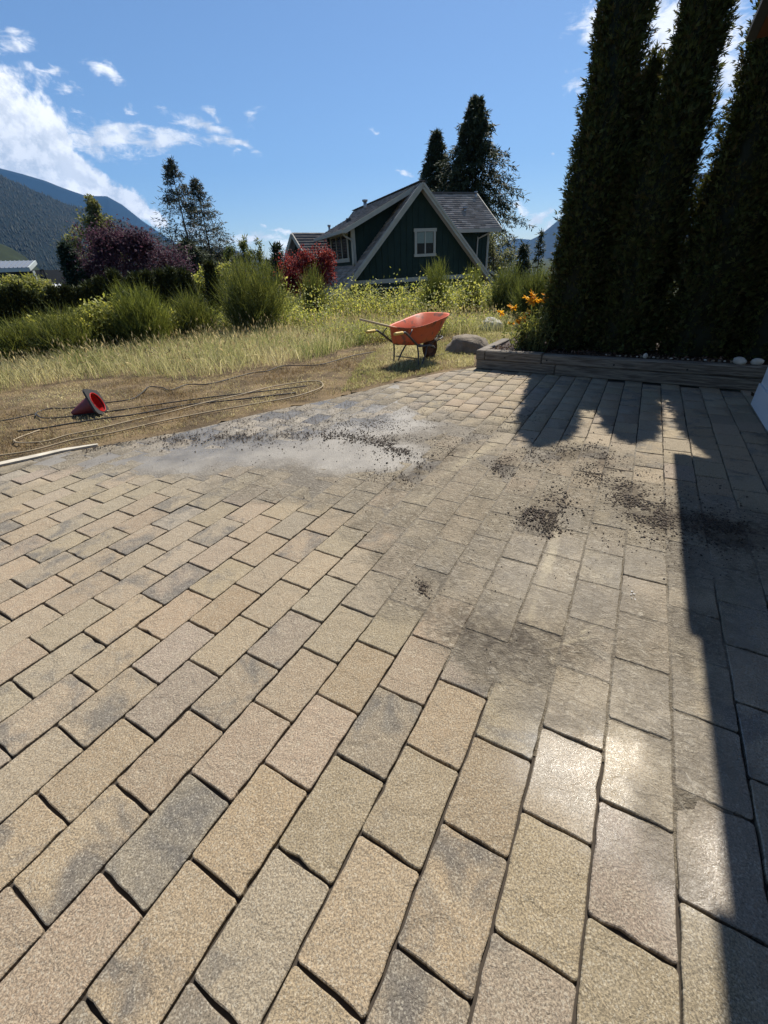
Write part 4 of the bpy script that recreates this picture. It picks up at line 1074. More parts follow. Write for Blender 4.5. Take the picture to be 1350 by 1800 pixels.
def bark_mulch():
    n = 5200; t = rng.uniform(.14, 3.5, n); o_ = rng.uniform(.14, 1.9, n)
    X = WALL0[0] + WDIR[0] * t + WNRM[0] * o_; Y = WALL0[1] + WDIR[1] * t + WNRM[1] * o_
    z = BED_Z - .03 + rng.random(n) * .03 + .02 * np.sin(t * 5) * np.sin(o_ * 6)
    A = Acc()
    nu, nv_ = 50, 24; U, W_ = np.meshgrid(np.linspace(.1, 3.5, nu), np.linspace(.1, 2.0, nv_)); zz = BED_Z - .02 + .02 * np.sin(U * 5) * np.sin(W_ * 6)
    V = np.stack([WALL0[0] + WDIR[0] * U + WNRM[0] * W_, WALL0[1] + WDIR[1] * U + WNRM[1] * W_, zz], -1).reshape(-1, 3); I = np.arange(nu * nv_).reshape(nv_, nu)
    q = np.stack([I[:-1, :-1], I[:-1, 1:], I[1:, 1:], I[1:, :-1]], -1).reshape(-1, 4)
    A.add(V, np.concatenate([q[:, [0, 2, 1]], q[:, [0, 3, 2]]]), np.array([.045, .028, .02]))
    D = unit(rng.normal(size=(n, 3)) * np.array([1, 1, .35])); A.leaves(np.column_stack([X, Y, z]), D, side_of(D), rng.uniform(.02, .06, n), rng.uniform(.008, .025, n), lerp_cols(n, [(.11, .06, .04), (.17, .10, .07), (.06, .035, .025), (.24, .17, .13)]), .05)
    tag(A.make('bark_mulch', M_CONIFER), 'reddish bark mulch filling the timber planter', 'mulch', kind='stuff')
bark_mulch()

M_STONE = simple('granite', (.215, .18, .135), .9, var=.6, scale=7, bump=.02, bscale=26, spec=.2)
M_PALE = simple('pale_stone', (.46, .43, .37), .85, var=.4, scale=12, bump=.004, bscale=40)
def rock_mesh(name, size, seed, sub=3, rough=.22, flat=.0):
    bm = bmesh.new(); bmesh.ops.create_icosphere(bm, subdivisions=sub, radius=1.0)
    for v in bm.verts:
        p = v.co.copy(); n = mnoise.fractal((p.x * 1.1 + seed, p.y * 1.1, p.z * 1.1), 1.0, 2.0, 4)
        c = mnoise.noise((p.x * .8 + seed * 3, p.y * .8, p.z * .8))
        p *= 1 + rough * n + .12 * c
        p = Vector([math.copysign(abs(q) ** (1 - flat), q) for q in p])
        v.co = Vector((p.x * size[0], p.y * size[1], p.z * size[2]))
    me = bpy.data.meshes.new(name); bm.to_mesh(me); bm.free(); me.polygons.foreach_set('use_smooth', np.ones(len(me.polygons), bool)); return me
def pebble(x, y, z, s, seed, mat, name='pebble', asp=(1, .8, .6)):
    me = rock_mesh(name, (s * asp[0], s * asp[1], s * asp[2]), seed, 2, .12); o = link(name, me, mat); o.location = (x, y, z); o.rotation_euler = (0, 0, seed * 1.3); return o
def boulders():
    b = g(824, 621, -.02)
    me = rock_mesh('boulder', (.43, .27, .30), 2.3, 4, .20, .12); o = link('boulder', me, M_STONE); o.location = (b.x, b.y + .10, .0); o.rotation_euler = (0, R(8), R(-12))
    tag(o, 'large brown grey boulder lying against the planter corner', 'boulder')
    b = g(862, 583, -.02)
    me = rock_mesh('boulder', (.25, .21, .17), 7.7, 4, .30, .0); o = link('boulder', me, M_PALE); o.location = (b.x, b.y + .15, .09); o.rotation_euler = (R(4), R(-6), R(10))
    tag(o, 'pale flat topped boulder in the grass behind the brown one', 'boulder')
boulders()
def wl(t, o): return WALL0[0] + WDIR[0] * t + WNRM[0] * o, WALL0[1] + WDIR[1] * t + WNRM[1] * o
for i in range(24):
    t = 1.75 + i * .062 + rng.normal() * .012; x, y = wl(t, .165 + rng.random() * .05); s = rng.uniform(.012, .024)
    o = pebble(x, y, BED_Z + .012, s, i * .77, M_PALE if i % 3 == 0 else M_STONE)
    tag(o, 'small river pebble in the row along the planter timbers', 'pebble', 'pebbles along the planter')
x, y = wl(2.22, .16); tag(pebble(x, y, BED_Z + .03, .035, 3.3, M_PALE, asp=(.8, .8, 1)), 'white upright pebble standing out midway along the pebble row', 'pebble', 'pebbles along the planter')
x, y = wl(3.17, .09); tag(pebble(x, y, 2 * .135 + .036, .075, 1.2, M_PALE, 'stone', (1.15, .7, .62)), 'white oval stone on top of the planter beside the house', 'stone')
x, y = wl(3.33, .10); tag(pebble(x, y, 2 * .135 + .034, .06, 9.2, M_PALE, 'stone', (1, .8, .7)), 'second white stone cut by the right edge of the photo', 'stone')

# ------------------------------------------------------------------ orange flowers
def flowers():
    bx, by = wl(.70, .42)
    root = empty('flower_clump', (bx, by, BED_Z - .02), 'clump of orange flowers with grey green stems at the planter corner', 'flowers')
    heads = [(880, 551, 7.15), (896, 540, 7.2), (905, 541, 7.1), (917, 563, 6.9), (921, 560, 6.9), (918, 570, 6.85), (928, 550, 7.0), (930, 530, 7.1), (936, 532, 7.05), (941, 530, 7.05), (934, 517, 7.15), (926, 524, 7.15), (938, 522, 7.1), (957, 520, 7.0), (960, 527, 6.95), (899, 570, 7.0), (952, 530, 7.0), (912, 566, 6.95)]
    col = [(.80, .42, .02), (.85, .54, .05), (.74, .34, .02)]
    A = Acc()
    proto = None
    m, w, b, out = new_mat('petal'); b.inputs['Roughness'].default_value = .6
    at_ = w.new('ShaderNodeAttribute', attribute_name='col'); w.l.new(at_.outputs['Color'], b.inputs['Base Color'])
    tr = w.new('ShaderNodeBsdfTranslucent'); w.l.new(at_.outputs['Color'], tr.inputs[0]); ms = w.new('ShaderNodeMixShader'); ms.inputs[0].default_value = .45
    w.l.new(b.outputs[0], ms.inputs[1]); w.l.new(tr.outputs[0], ms.inputs[2]); w.l.new(ms.outputs[0], out.inputs[0])
    protos = []
    for v in range(3):
        B = Acc(); n = 16
        a = rng.random(n) * 6.28; D = unit(np.column_stack([np.cos(a), np.sin(a), rng.uniform(-.3, .6, n)])); B.leaves(np.zeros((n, 3)), D, unit(np.cross(D, np.array([0, 0, 1.]))), rng.uniform(.05, .085, n), .034, lerp_cols(n, col), -.15)
        n = 10; D = randdirs(n, 1.0); B.leaves(np.zeros((n, 3)), D, side_of(D), .018, .012, lerp_cols(n, [(.45, .2, .03)]))
        protos.append(B.make('flower', m, root))
    for i, (px, py, Y) in enumerate(heads):
        P = at(px, py, Y) - root.location
        o = protos[i] if i < 3 else protos[i % 3].copy()
        if i >= 3: COL.objects.link(o); o.parent = root
        o.location = P; o.rotation_euler = (rng.normal() * .5, rng.normal() * .5, rng.random() * 6)
        P0 = np.array([[rng.normal() * .05, rng.normal() * .05, 0]]); P2 = np.array([tuple(P)]); A.ribbons(P0, P0 * .4 + P2 * .6 + np.array([0, 0, .12]), P2, .011, lerp_cols(1, [(.14, .17, .07)]))
    # upright grey green stems and leaves
    n = 150; P0 = np.column_stack([rng.normal(size=n) * .085, rng.normal(size=n) * .08, np.zeros(n)]); h = rng.uniform(.25, .62, n)
    P2 = P0 * rng.uniform(1.0, 2.2, (n, 1)); P2[:, 2] = h
    A.ribbons(P0, (P0 + P2) / 2, P2, .010, lerp_cols(n, [(.13, .16, .07), (.18, .21, .10)]))
    k = rng.integers(n, size=1500); t = rng.random((1500, 1)); B = P0[k] * (1 - t) + P2[k] * t; D = randdirs(1500, .4)
    A.leaves(B, D, side_of(D), rng.uniform(.04, .10, 1500), .018, lerp_cols(1500, [(.11, .14, .06), (.18, .21, .10), (.07, .09, .035), (.30, .30, .12)]))
    A.make('stems', M_LEAF, root)
flowers()
def spire(px, base_py, top_py, label):
    b = g(px, base_py); H = at(px, top_py, b.y).z
    root = empty('weed_stalk', (b.x, b.y, -.01), label, 'weed'); A = Acc()
    A.ribbons(np.zeros((1, 3)), np.array([[.01, 0, H * .5]]), np.array([[.0, 0, H]]), .012, lerp_cols(1, [(.16, .2, .06)]))
    n = 40; P = np.zeros((n, 3)); P[:, 2] = rng.uniform(.1, 1, n) * H; D = randdirs(n, .4); A.leaves(P, D, side_of(D), rng.uniform(.03, .08, n), .02, lerp_cols(n, [(.16, .2, .06), (.24, .26, .09)]))
    A.make('stalk', M_LEAF, root)
spire(884, 612, 570, 'tall single weed stalk between the pale boulder and the planter')
spire(902, 604, 585, 'short weed stalk just left of the orange flowers')

# ------------------------------------------------------------------ wheelbarrow
def wheelbarrow():
    PH = R(47); mid = g(717, 641, -.01)
    root = empty('wheelbarrow', (mid.x, mid.y, -.015), 'red orange wheelbarrow parked on the lawn by the patio', 'wheelbarrow'); root.rotation_euler = (0, 0, PH)
    red = simple('red_paint', (.60, .115, .040), .5, var=.16, scale=6, bump=.001, bscale=30)
    w = NT(red.node_tree); b = [n for n in w.n if n.type == 'BSDF_PRINCIPLED'][0]; tc = w.new('ShaderNodeTexCoord')
    src = b.inputs['Base Color'].links[0].from_socket
    n = w.noise(tc.outputs['Object'], 7.0, 6, .65); sz = w.new('ShaderNodeSeparateXYZ'); w.l.new(tc.outputs['Object'], sz.inputs[0])
    low = w.smooth(sz.outputs[2], .42, .30)
    c = w.mix(w.math('MULTIPLY', w.smooth(w.math('ADD', n, w.math('MULTIPLY', low, .16)), .52, .64), .82), src, (.16, .075, .045, 1)); w.l.new(c, b.inputs['Base Color'])
    steel = simple('dark_tube', (.075, .07, .065), .5, var=.3, scale=30); grip = simple('yellow_grip', (.62, .42, .10), .55)
    rust = simple('rusty_tyre', (.085, .038, .022), .9, var=.5, scale=14, bump=.004); rim_m = simple('rusty_rim', (.16, .07, .04), .8, var=.4, scale=20)
    # tray: rings from rim down to floor; x forward, y left
    def ring(x0, x1, yw0, yw1, z0, z1, n=40, p=4.5):
        out = []
        for i in range(n):
            a = 2 * math.pi * i / n; c, s = math.cos(a), math.sin(a)
            r = (abs(c) ** p + abs(s) ** p) ** (-1 / p); u = c * r; v = s * r; f = (u + 1) / 2
            out.append(((x0 + x1) / 2 + u * (x1 - x0) / 2, v * (yw0 + (yw1 - yw0) * f), z0 + (z1 - z0) * f ** 1.3))
        return out
    bm = bmesh.new()
    rings = [ring(-.20, .80, .30, .345, .600, .715), ring(-.215, .815, .315, .36, .607, .722), ring(-.215, .815, .315, .36, .594, .710), ring(-.200, .785, .300, .335, .585, .690), ring(-.185, .66, .285, .275, .44, .50), ring(-.165, .50, .255, .225, .345, .355), ring(-.10, .42, .18, .16, .330, .335)]
    inner = [ring(-.197, .79, .297, .335, .598, .710), ring(-.172, .64, .272, .262, .44, .50), ring(-.15, .48, .24, .21, .358, .366)]
    order = inner[::-1] + rings[:]
    vr = [[bm.verts.new(p) for p in r] for r in order]
    for i in range(len(vr) - 1):
        for k in range(40): bm.faces.new((vr[i][k], vr[i][(k + 1) % 40], vr[i + 1][(k + 1) % 40], vr[i + 1][k]))
    bm.faces.new(vr[0]); bm.faces.new(vr[-1][::-1]); bmesh.ops.recalc_face_normals(bm, faces=bm.faces)
    tray = bm_obj('tray', bm, red, root, smooth=True)
    bm = bmesh.new(); mud = ring(-.02, .60, .19, .24, .40, .50, 24); vv = [bm.verts.new(p) for p in mud]; c = bm.verts.new((.35, 0, .47))
    for k in range(24): bm.faces.new((vv[k], vv[(k + 1) % 24], c))
    bm_obj('mud', bm, simple('dried_mud', (.14, .075, .055), .95, var=.4, scale=18, bump=.01), tray)
    for s in (1, -1):
        pth = [(-.62, .285 * s, .575), (-.44, .285 * s, .57), (-.36, .28 * s, .54), (-.05, .245 * s, .335), (.10, .225 * s, .30), (.40, .16 * s, .26), (.62, .085 * s, .20)]
        hd = tube('handle', spline(pth, 6), .0165, steel, root)
        tube('grip', [(-.66, .285 * s, .576), (-.62, .285 * s, .576), (-.52, .285 * s, .573), (-.47, .285 * s, .571)], [.021, .024, .023, .024], grip, hd)
        lg = tube('leg', spline([(-.06, .245 * s, .335), (-.045, .255 * s, .20), (-.05, .265 * s, .03), (-.02, .265 * s, .0), (.04, .262 * s, .02), (.15, .25 * s, .16), (.24, .215 * s, .285)], 5), .0135, steel, root)
        tube('brace', [(-.30, .276 * s, .50), (-.235, .27 * s, .56), (-.21, .262 * s, .585)], .008, steel, root)
        tube('tray_stay', [(.40, .16 * s, .27), (.62, .14 * s, .34), (.74, .13 * s, .42), (.70, .15 * s, .52)], .011, steel, root)
    tube('cross_brace', [(.0, .262, .12), (.0, -.262, .12)], .008, steel, root)
    tube('nose_bar', spline([(.60, .15, .30), (.80, .14, .34), (.84, .0, .34), (.80, -.14, .34), (.60, -.15, .30)], 6), .011, steel, root)
    # wheel
    def torus(R1, r1, n=28, m=10, flat=1.0):
        V, T = [], []
        for i in range(n):
            a = 2 * math.pi * i / n
            for k in range(m):
                q = 2 * math.pi * k / m; rr = R1 + r1 * math.cos(q); V.append((rr * math.cos(a), r1 * flat * math.sin(q), rr * math.sin(a)))
        for i in range(n):
            for k in range(m):
                A_, B_ = i * m + k, i * m + (k + 1) % m; C_, D_ = ((i + 1) % n) * m + k, ((i + 1) % n) * m + (k + 1) % m; T += [(A_, C_, D_), (A_, D_, B_)]
        return np.array(V), np.array(T)
    wheel = empty('wheel', (.62, 0, .185)); wheel.parent = root
    V, T = torus(.135, .052); mesh_np('tyre', V, T, None, rust, wheel, smooth=True)
    bm = bmesh.new(); bmesh.ops.create_cone(bm, cap_ends=True, segments=24, radius1=.10, radius2=.10, depth=.05, matrix=Matrix.Rotation(R(90), 4, 'X')); bm_obj('rim', bm, rim_m, wheel)
    tube('axle', [(0, .11, 0), (0, -.11, 0)], .011, steel, wheel)
    # shovel across the tray
    a = at(632, 561, 7.25); b = at(722, 583, 7.27); d = (b - a).normalized(); e = b + d * .10
    sh = empty('shovel', tuple(a), 'shovel with long wooden shaft resting across the wheelbarrow tray', 'shovel')
    wood = simple('pale_wood', (.52, .38, .20), .7, var=.25, scale=25)
    tube('shaft', [(0, 0, 0), tuple((e - a) * .5), tuple(e - a)], [.017, .0175, .018], wood, sh, 10)
    q = e - a; s = Vector((-d.y, d.x, 0)).normalized(); up = d.cross(s)
    bm = bmesh.new(); vv = []
    for f, wd in ((0, .02), (.05, .055), (.10, .062), (.16, .05), (.20, .012)):
        r_ = [bm.verts.new(q + d * f + s * (wd * k) + up * (.012 * (1 - k * k)) - Vector((0, 0, f * .35))) for k in (-1, 0, 1)]
        if vv: 
            for k in range(2): bm.faces.new((vv[k], vv[k + 1], r_[k + 1], r_[k]))
        vv = r_
    o = bm_obj('blade', bm, simple('steel_blade', (.25, .22, .2), .45, .8), sh); md = o.modifiers.new('t', 'SOLIDIFY'); md.thickness = .003
    return root
wheelbarrow()

# ------------------------------------------------------------------ fallen cone
def cone():
    # rests on the rim of its base and on its tip
    m, w, b, out = new_mat('cone_plastic'); b.inputs['Base Color'].default_value = (.66, .02, .02, 1); b.inputs['Roughness'].default_value = .5
    outer = simple('dirty_shaded_red_plastic', (.16, .018, .022), .6, var=.45, scale=14)  # grimy red, darkened so the colour carries the cone's shaded side
    tr = w.new('ShaderNodeBsdfTranslucent'); tr.inputs[0].default_value = (.95, .035, .02, 1); ms = w.new('ShaderNodeMixShader'); ms.inputs[0].default_value = .5
    w.l.new(b.outputs[0], ms.inputs[1]); w.l.new(tr.outputs[0], ms.inputs[2]); w.l.new(ms.outputs[0], out.inputs[0])
    tip = g(128, 727, .03); mouth = at(169, 708, tip.y + .06)
    ax = (mouth - tip); H = ax.length
    root = empty('traffic_cone', tuple(mouth), 'red traffic cone lying on its side with its black base up', 'traffic cone')
    z = -ax.normalized(); root.rotation_mode = 'QUATERNION'; root.rotation_quaternion = z.to_track_quat('Z', 'Y')
    # local z towards the tip
    rb, rt = .118, .028
    V, T = [], []; n = 28; rows = 9
    for i in range(rows):
        f = i / (rows - 1)
        for k in range(n): a = 2 * math.pi * k / n; r = rb + (rt - rb) * f; V.append((r * math.cos(a), r * math.sin(a), f * H))
    for i in range(rows - 1):
        for k in range(n): A_, B_ = i * n + k, i * n + (k + 1) % n; T += [(A_, B_, B_ + n), (A_, B_ + n, A_ + n)]
    mesh_np('cone_body', V, T, None, outer, root, smooth=True)
    V2 = [(x * .965, y * .965, z_ - .001) for x, y, z_ in V]; mesh_np('cone_lining', V2, [(a, c, b_) for a, b_, c in T], None, m, root, smooth=True)
    bm = bmesh.new(); s, h = .165, .022
    def ringv(z, sq):
        out = []
        for k in range(n):
            a = 2 * math.pi * k / n; c, s_ = math.cos(a), math.sin(a)
            if sq: p = 7; r = s * (abs(c) ** p + abs(s_) ** p) ** (-1 / p)
            else: r = rb + .002
            out.append(bm.verts.new((r * c, r * s_, z)))
        return out
    o0, o1, i1, i0 = ringv(-h, True), ringv(0, True), ringv(.001, False), ringv(-h, False)
    for A_, B_ in ((o0, o1), (o1, i1), (i1, i0), (i0, o0)):
        for k in range(n): bm.faces.new((A_[k], A_[(k + 1) % n], B_[(k + 1) % n], B_[k]))
    bmesh.ops.recalc_face_normals(bm, faces=bm.faces)
    bs = bm_obj('base', bm, simple('black_rubber', (.03, .028, .026), .75, var=.4, scale=20), root); bs.rotation_euler = (0, 0, R(20))
    V, T = tube_arrays([(rb * math.cos(a), rb * math.sin(a), -h) for a in np.linspace(0, 2 * math.pi, 29)], .006, 6); mesh_np('rim', V, T, None, m, root, smooth=True)
cone()

# ------------------------------------------------------------------ hoses
def hose(name, pts, rad, mat, label, cat, z=.012):
    P = [g(u, v, z) for u, v in pts]
    P = [Vector((p.x, p.y, z + float(gz(p.x, p.y)) + rng.normal() * .003)) for p in P]
    o = tube(name, spline(P, 8), rad, mat, None, 8); return tag(o, label, cat)
M_HOSE = simple('tan_hose', (.33, .255, .15), .6, var=.5, scale=10); M_BLACK = simple('black_hose', (.03, .027, .023), .6, var=.4, scale=20)
hose('garden_hose', [(-60, 808), (0, 801), (60, 791), (130, 773), (200, 760), (280, 742), (360, 725), (440, 711), (510, 699), (548, 689), (567, 679), (563, 671), (545, 670), (510, 674), (470, 681), (420, 694), (360, 708), (300, 724), (240, 737), (170, 754), (120, 764), (80, 775), (40, 779), (26, 776), (30, 770), (70, 756)], .0082, M_HOSE, 'tan garden hose looping along the patio edge', 'hose', .02)
hose('power_cable', [(-60, 745), (0, 740), (40, 732), (62, 728), (75, 735), (110, 733), (160, 727), (230, 718), (300, 708), (380, 697), (460, 688), (540, 678)], .008, M_BLACK, 'black hose lying straight below the fallen cone', 'hose', .016)
hose('rubber_hose', [(62, 731), (66, 724), (90, 718), (125, 717), (180, 709), (230, 702), (250, 690), (262, 680), (285, 681), (300, 686), (330, 676), (370, 674), (440, 656), (470, 652), (500, 643), (560, 641), (620, 626), (660, 618)], .008, M_BLACK, 'thin black hose running behind the cone along the tall grass', 'hose', .016)
hose('rubber_hose', [(30, 758), (70, 754), (120, 745), (180, 736), (240, 728), (330, 712), (420, 702), (520, 690)], .009, M_BLACK, 'muddy black hose lying between cone and tan hose', 'hose', .016)
hose('thin_cable', [(755, 628), (790, 618), (830, 606)], .007, M_BLACK, 'dark cord leading from the wheelbarrow to the boulder', 'cord', .02)

# ------------------------------------------------------------------ green house
TH = R(-19); HO = Vector((2.338, 22, 0)); HN = Vector((math.cos(TH), -math.sin(TH), 0)); HW = Vector((math.sin(TH), math.cos(TH), 0)); HZ = Vector((0, 0, 1))
M_SIDING = simple('green_siding', (.017, .032, .026), .75, var=.3, scale=3, spec=.2)
M_TRIM = simple('cream_trim', (.37, .35, .295), .75, var=.22, scale=4)
M_GLASS = new_mat('window_glass'); M_GLASS[2].inputs['Base Color'].default_value = (.012, .014, .016, 1); M_GLASS[2].inputs['Roughness'].default_value = .08; M_GLASS[2].inputs['Specular IOR Level'].default_value = .12; M_GLASS = M_GLASS[0]
M_SHINGLE = new_mat('shingle')
_w = M_SHINGLE[1]; _a = _w.new('ShaderNodeAttribute', attribute_name='col'); _tc = _w.new('ShaderNodeTexCoord')
_w.l.new(_w.mix(.35, _a.outputs['Color'], _w.noise(_tc.outputs['Object'], 30, 3, out=1), 'MULTIPLY'), M_SHINGLE[2].inputs['Base Color']); M_SHINGLE[2].inputs['Roughness'].default_value = .9; M_SHINGLE = M_SHINGLE[0]
SHC = [(.30, .255, .22), (.22, .19, .165), (.37, .32, .28)]
def roof_slab(name, P0, U, S, Lu, Ls, parent, pal=SHC, course=.16, tab=.32, th=.14, skew0=0.0, skew1=0.0):
    """shingled slab: P0 eave start, U along the eave, S up the slope; skews shift the ends up-slope"""
    U = Vector(U).normalized(); S = Vector(S).normalized(); N = U.cross(S).normalized()
    if N.z < 0: N = -N
    V, T, C = [], [], []
    nc = int(math.ceil(Ls / course)); r_ = np.random.default_rng(int(abs(P0[0] * 100)) + nc)
    for i in range(nc):
        s0 = i * Ls / nc; s1 = min(Ls, (i + 1.15) * Ls / nc); f = s0 / Ls
        u0, u1 = skew0 * f, Lu + skew1 * f; nt = max(1, int(round((u1 - u0) / tab))); off = (i % 2) * .5
        ed = np.unique(np.clip(np.concatenate([[0], (np.arange(nt) + off), [nt]]) / nt, 0, 1)) * (u1 - u0) + u0
        for a, b in zip(ed[:-1], ed[1:]):
            hgt = .028 + r_.uniform(0, .008); k = len(V)
            V += [tuple(P0 + U * (a + .004) + S * s0), tuple(P0 + U * (b - .004) + S * s0), tuple(P0 + U * (a + .004) + S * s0 + N * hgt), tuple(P0 + U * (b - .004) + S * s0 + N * hgt), tuple(P0 + U * (b - .004) + S * s1 + N * .008), tuple(P0 + U * (a + .004) + S * s1 + N * .008)]
            T += [(k, k + 1, k + 3), (k, k + 3, k + 2), (k + 2, k + 3, k + 4), (k + 2, k + 4, k + 5)]
            c = np.array(pal[r_.integers(len(pal))]) * r_.uniform(.8, 1.2); C += [c] * 6
    k = len(V); q = [P0 + S * .0, P0 + U * Lu, P0 + U * (Lu + skew1) + S * Ls, P0 + U * skew0 + S * Ls]
    V += [tuple(p - N * .002) for p in q] + [tuple(p - N * th) for p in q]; C += [np.array(pal[-1])] * 8
    for f in ((0, 1, 2, 3), (7, 6, 5, 4), (0, 4, 5, 1), (1, 5, 6, 2), (2, 6, 7, 3), (3, 7, 4, 0)):
        T += [(k + f[0], k + f[1], k + f[2]), (k + f[0], k + f[2], k + f[3])]
    return mesh_np(name, V, T, np.array(C), M_SHINGLE, parent)
def beam(name, a, b, w_, h_, mat, parent, up=(0, 0, 1)):
    """box beam from a to b, h_ along up, w_ across"""
    a, b = Vector(a), Vector(b); d = (b - a).normalized(); s = d.cross(Vector(up)).normalized(); u = s.cross(d).normalized()
    bm = bmesh.new(); vv = [[bm.verts.new(p + s * (x * w_ / 2) + u * (y * h_ / 2)) for x, y in ((-1, -1), (1, -1), (1, 1), (-1, 1))] for p in (a, b)]
    bm.faces.new(vv[0][::-1]); bm.faces.new(vv[1])
    for k in range(4): bm.faces.new((vv[0][k], vv[0][(k + 1) % 4], vv[1][(k + 1) % 4], vv[1][k]))
    bmesh.ops.recalc_face_normals(bm, faces=bm.faces)
    return bm_obj(name, bm, mat, parent)
def green_house():
    root = empty('green_house', tuple(HO + Vector((0, 0, -1.6))), 'dark green board and batten house with cream trim and steep shingle gable', 'house')
    off = root.location.copy()
    def L(u, w, z): return HO + HN * u + HW * w + Vector((0, 0, z)) - off
    def slab(name, pts, ext, mat, parent=root): return prism(name, pts, ext, mat, parent)
    AP, EZ = 4.41, .35; hw = AP - EZ
    # gable front wall
    gw = slab('gable_wall', [L(-3.75, .36, .55), L(3.75, .36, .55), L(0, .36, 4.24)], HW * .12, M_SIDING)
    slab('lower_wall', [L(-3.3, .5, -1.7), L(3.3, .5, -1.7), L(3.3, .5, .5), L(-3.3, .5, .5)], HW * .12, M_SIDING)
    win = (-.24, .81, 1.72, 2.79)
    for i in range(25):
        u = -3.6 + i * .3
        z1 = AP - .22 - abs(u)
        segs = [(.95, z1)] if not (win[0] - .03 < u < win[1] + .03) else [(.95, win[2] - .05), (win[3] + .05, z1)]
        for a, b in segs:
            if b - a > .1: beam('batten', L(u, .35, a), L(u, .35, b), .022, .045, M_SIDING, gw, HN)
    beam('skirt_trim', L(-3.35, .335, .83), L(3.2, .335, .83), .05, .17, M_TRIM, gw)
    # rakes
    for s in (-1, 1):
        beam('rake_board', L(0.02 * s, .0, AP - .115), L(s * 4.05, .0, AP - 4.05 - .095), .045, .20, M_TRIM, root, HZ)
        beam('rake_trim', L(0.0, -.035, AP - .05), L(s * 4.05, -.035, AP - 4.05 - .03), .03, .06, M_TRIM, root, HZ)
        slab('soffit', [L(0, .03, AP - .15), L(s * 4.0, .03, AP - 4.15), L(s * 4.0, .36, AP - 4.15), L(0, .36, AP - .15)], HZ * .02, M_SIDING)
    sl = math.sqrt(.5)
    roof_slab('roof', L(-4.05, .03, AP - 4.05), HW, HN + HZ, 10.0, 4.05 / sl, root)
    roof_slab('roof', L(4.05, .03, AP - 4.05), HW, -HN + HZ, 10.0, 4.05 / sl, root)
    beam('ridge_cap', L(0, .0, AP + .03), L(0, 10.0, AP + .03), .22, .03, M_SHINGLE_FLAT, root)
    # gable window
    def window(par, P, U, N, w_, h_, panes, mat_back=True, tw=.11):
        """P lower left outer corner of the trim, N outward"""
        U = Vector(U); N = Vector(N); f = slab('window', [P, P + U * w_, P + U * w_ + HZ * h_, P + HZ * h_], N * .02, M_GLASS, par)
        beam('frame', P + HZ * (h_ - tw / 2) - U * .04 + N * .035, P + U * (w_ + .04) + HZ * (h_ - tw / 2) + N * .035, .05, tw * 1.15, M_TRIM, f)
        beam('frame', P + HZ * (tw / 2) - U * .03 + N * .037, P + U * (w_ + .03) + HZ * (tw / 2) + N * .037, .055, tw, M_TRIM, f)
        for x in (tw / 2, w_ - tw / 2): beam('frame', P + U * x + HZ * (tw + .002) + N * .033, P + U * x + HZ * (h_ - tw * 1.1) + N * .033, .045, tw, M_TRIM, f, U)
        for i in range(1, panes):
            x = tw + (w_ - 2 * tw) * i / panes; beam('mullion', P + U * x + HZ * (tw + .002) + N * .03, P + U * x + HZ * (h_ - tw * 1.1) + N * .03, .04, .055, M_TRIM, f, U)
        return f
    f = window(gw, L(win[0], .357, win[2]), HN, -HW, win[1] - win[0], win[3] - win[2], 2)
    slab('blind', [L(win[0] + .13, .332, 2.24), L(win[1] - .13, .332, 2.24), L(win[1] - .13, .332, 2.66), L(win[0] + .13, .332, 2.66)], HW * .003, simple('blind', (.20, .24, .21), .8), f)
    # left shed dormer
    ez, eu = 2.84, -3.45; S = (HN * -eu + HZ * (AP - .02 - ez)).normalized(); Ls = math.hypot(eu, AP - .02 - ez)
    roof_slab('dormer_roof', L(eu, .5, ez), HW, S, 5.6, Ls, root)
    beam('dormer_fascia', L(eu, .475, ez - .075), L(-.05, .475, AP - .13), .04, .17, M_TRIM, root)
    beam('dormer_gutter', L(eu - .05, .45, ez - .07), L(eu - .05, 6.1, ez - .07), .11, .12, M_TRIM, root)
    du = -2.93
    slab('dormer_cheek', [L(du, 1.0, 1.45), L(du, 1.0, 2.97), L(-.35, 1.0, 4.12)], HW * .1, M_SIDING)
    for i in range(8):
        u = du + .25 + i * .3; a, b = AP - abs(u), 2.84 + (u - eu) * .455 - .15
        if b - a > .08: beam('batten', L(u, .99, a), L(u, .99, b), .022, .045, M_SIDING, root, HN)
    fw = slab('dormer_wall', [L(du, 1.0, 1.3), L(du, 5.7, 1.3), L(du, 5.7, 2.95), L(du, 1.0, 2.95)], HN * .1, M_SIDING)
    window(fw, L(du - .003, 4.85, 1.66), -HW, -HN, 3.2, 1.24, 3, tw=.16)
    beam('corner_trim', L(du + .01, .975, 1.48), L(du + .01, .975, 2.90), .05, .17, M_TRIM, root, HN)
    beam('corner_trim', L(du - .022, 1.09, 1.48), L(du - .022, 1.09, 2.88), .17, .045, M_TRIM, root, HN)
    tube('downspout', spline([L(eu - .03, .62, ez - .12), L(eu + .1, .8, ez - .22), L(du - .1, .93, ez - .36), L(du - .06, .92, ez - .5), L(du - .06, .92, 1.5)], 5), .038, M_TRIM, root)
    # right cross gable
    ce, cr_, cez, crz = 2.0, 4.25, 2.83, 4.55; S = (HW * (cr_ - ce) + HZ * (crz - cez)).normalized(); Ls = math.hypot(cr_ - ce, crz - cez)
    roof_slab('cross_roof', L(1.3, ce, cez), HN, S, 4.07, Ls, root, skew1=-.24)
    S2 = (-HW * (cr_ - ce) + HZ * (crz - cez)).normalized()
    roof_slab('cross_roof', L(1.3, 2 * cr_ - ce, cez), HN, S2, 4.07, Ls, root, skew1=-.24)
    beam('cross_ridge_cap', L(1.3, cr_, crz + .03), L(5.14, cr_, crz + .03), .2, .04, M_SHINGLE_FLAT, root)
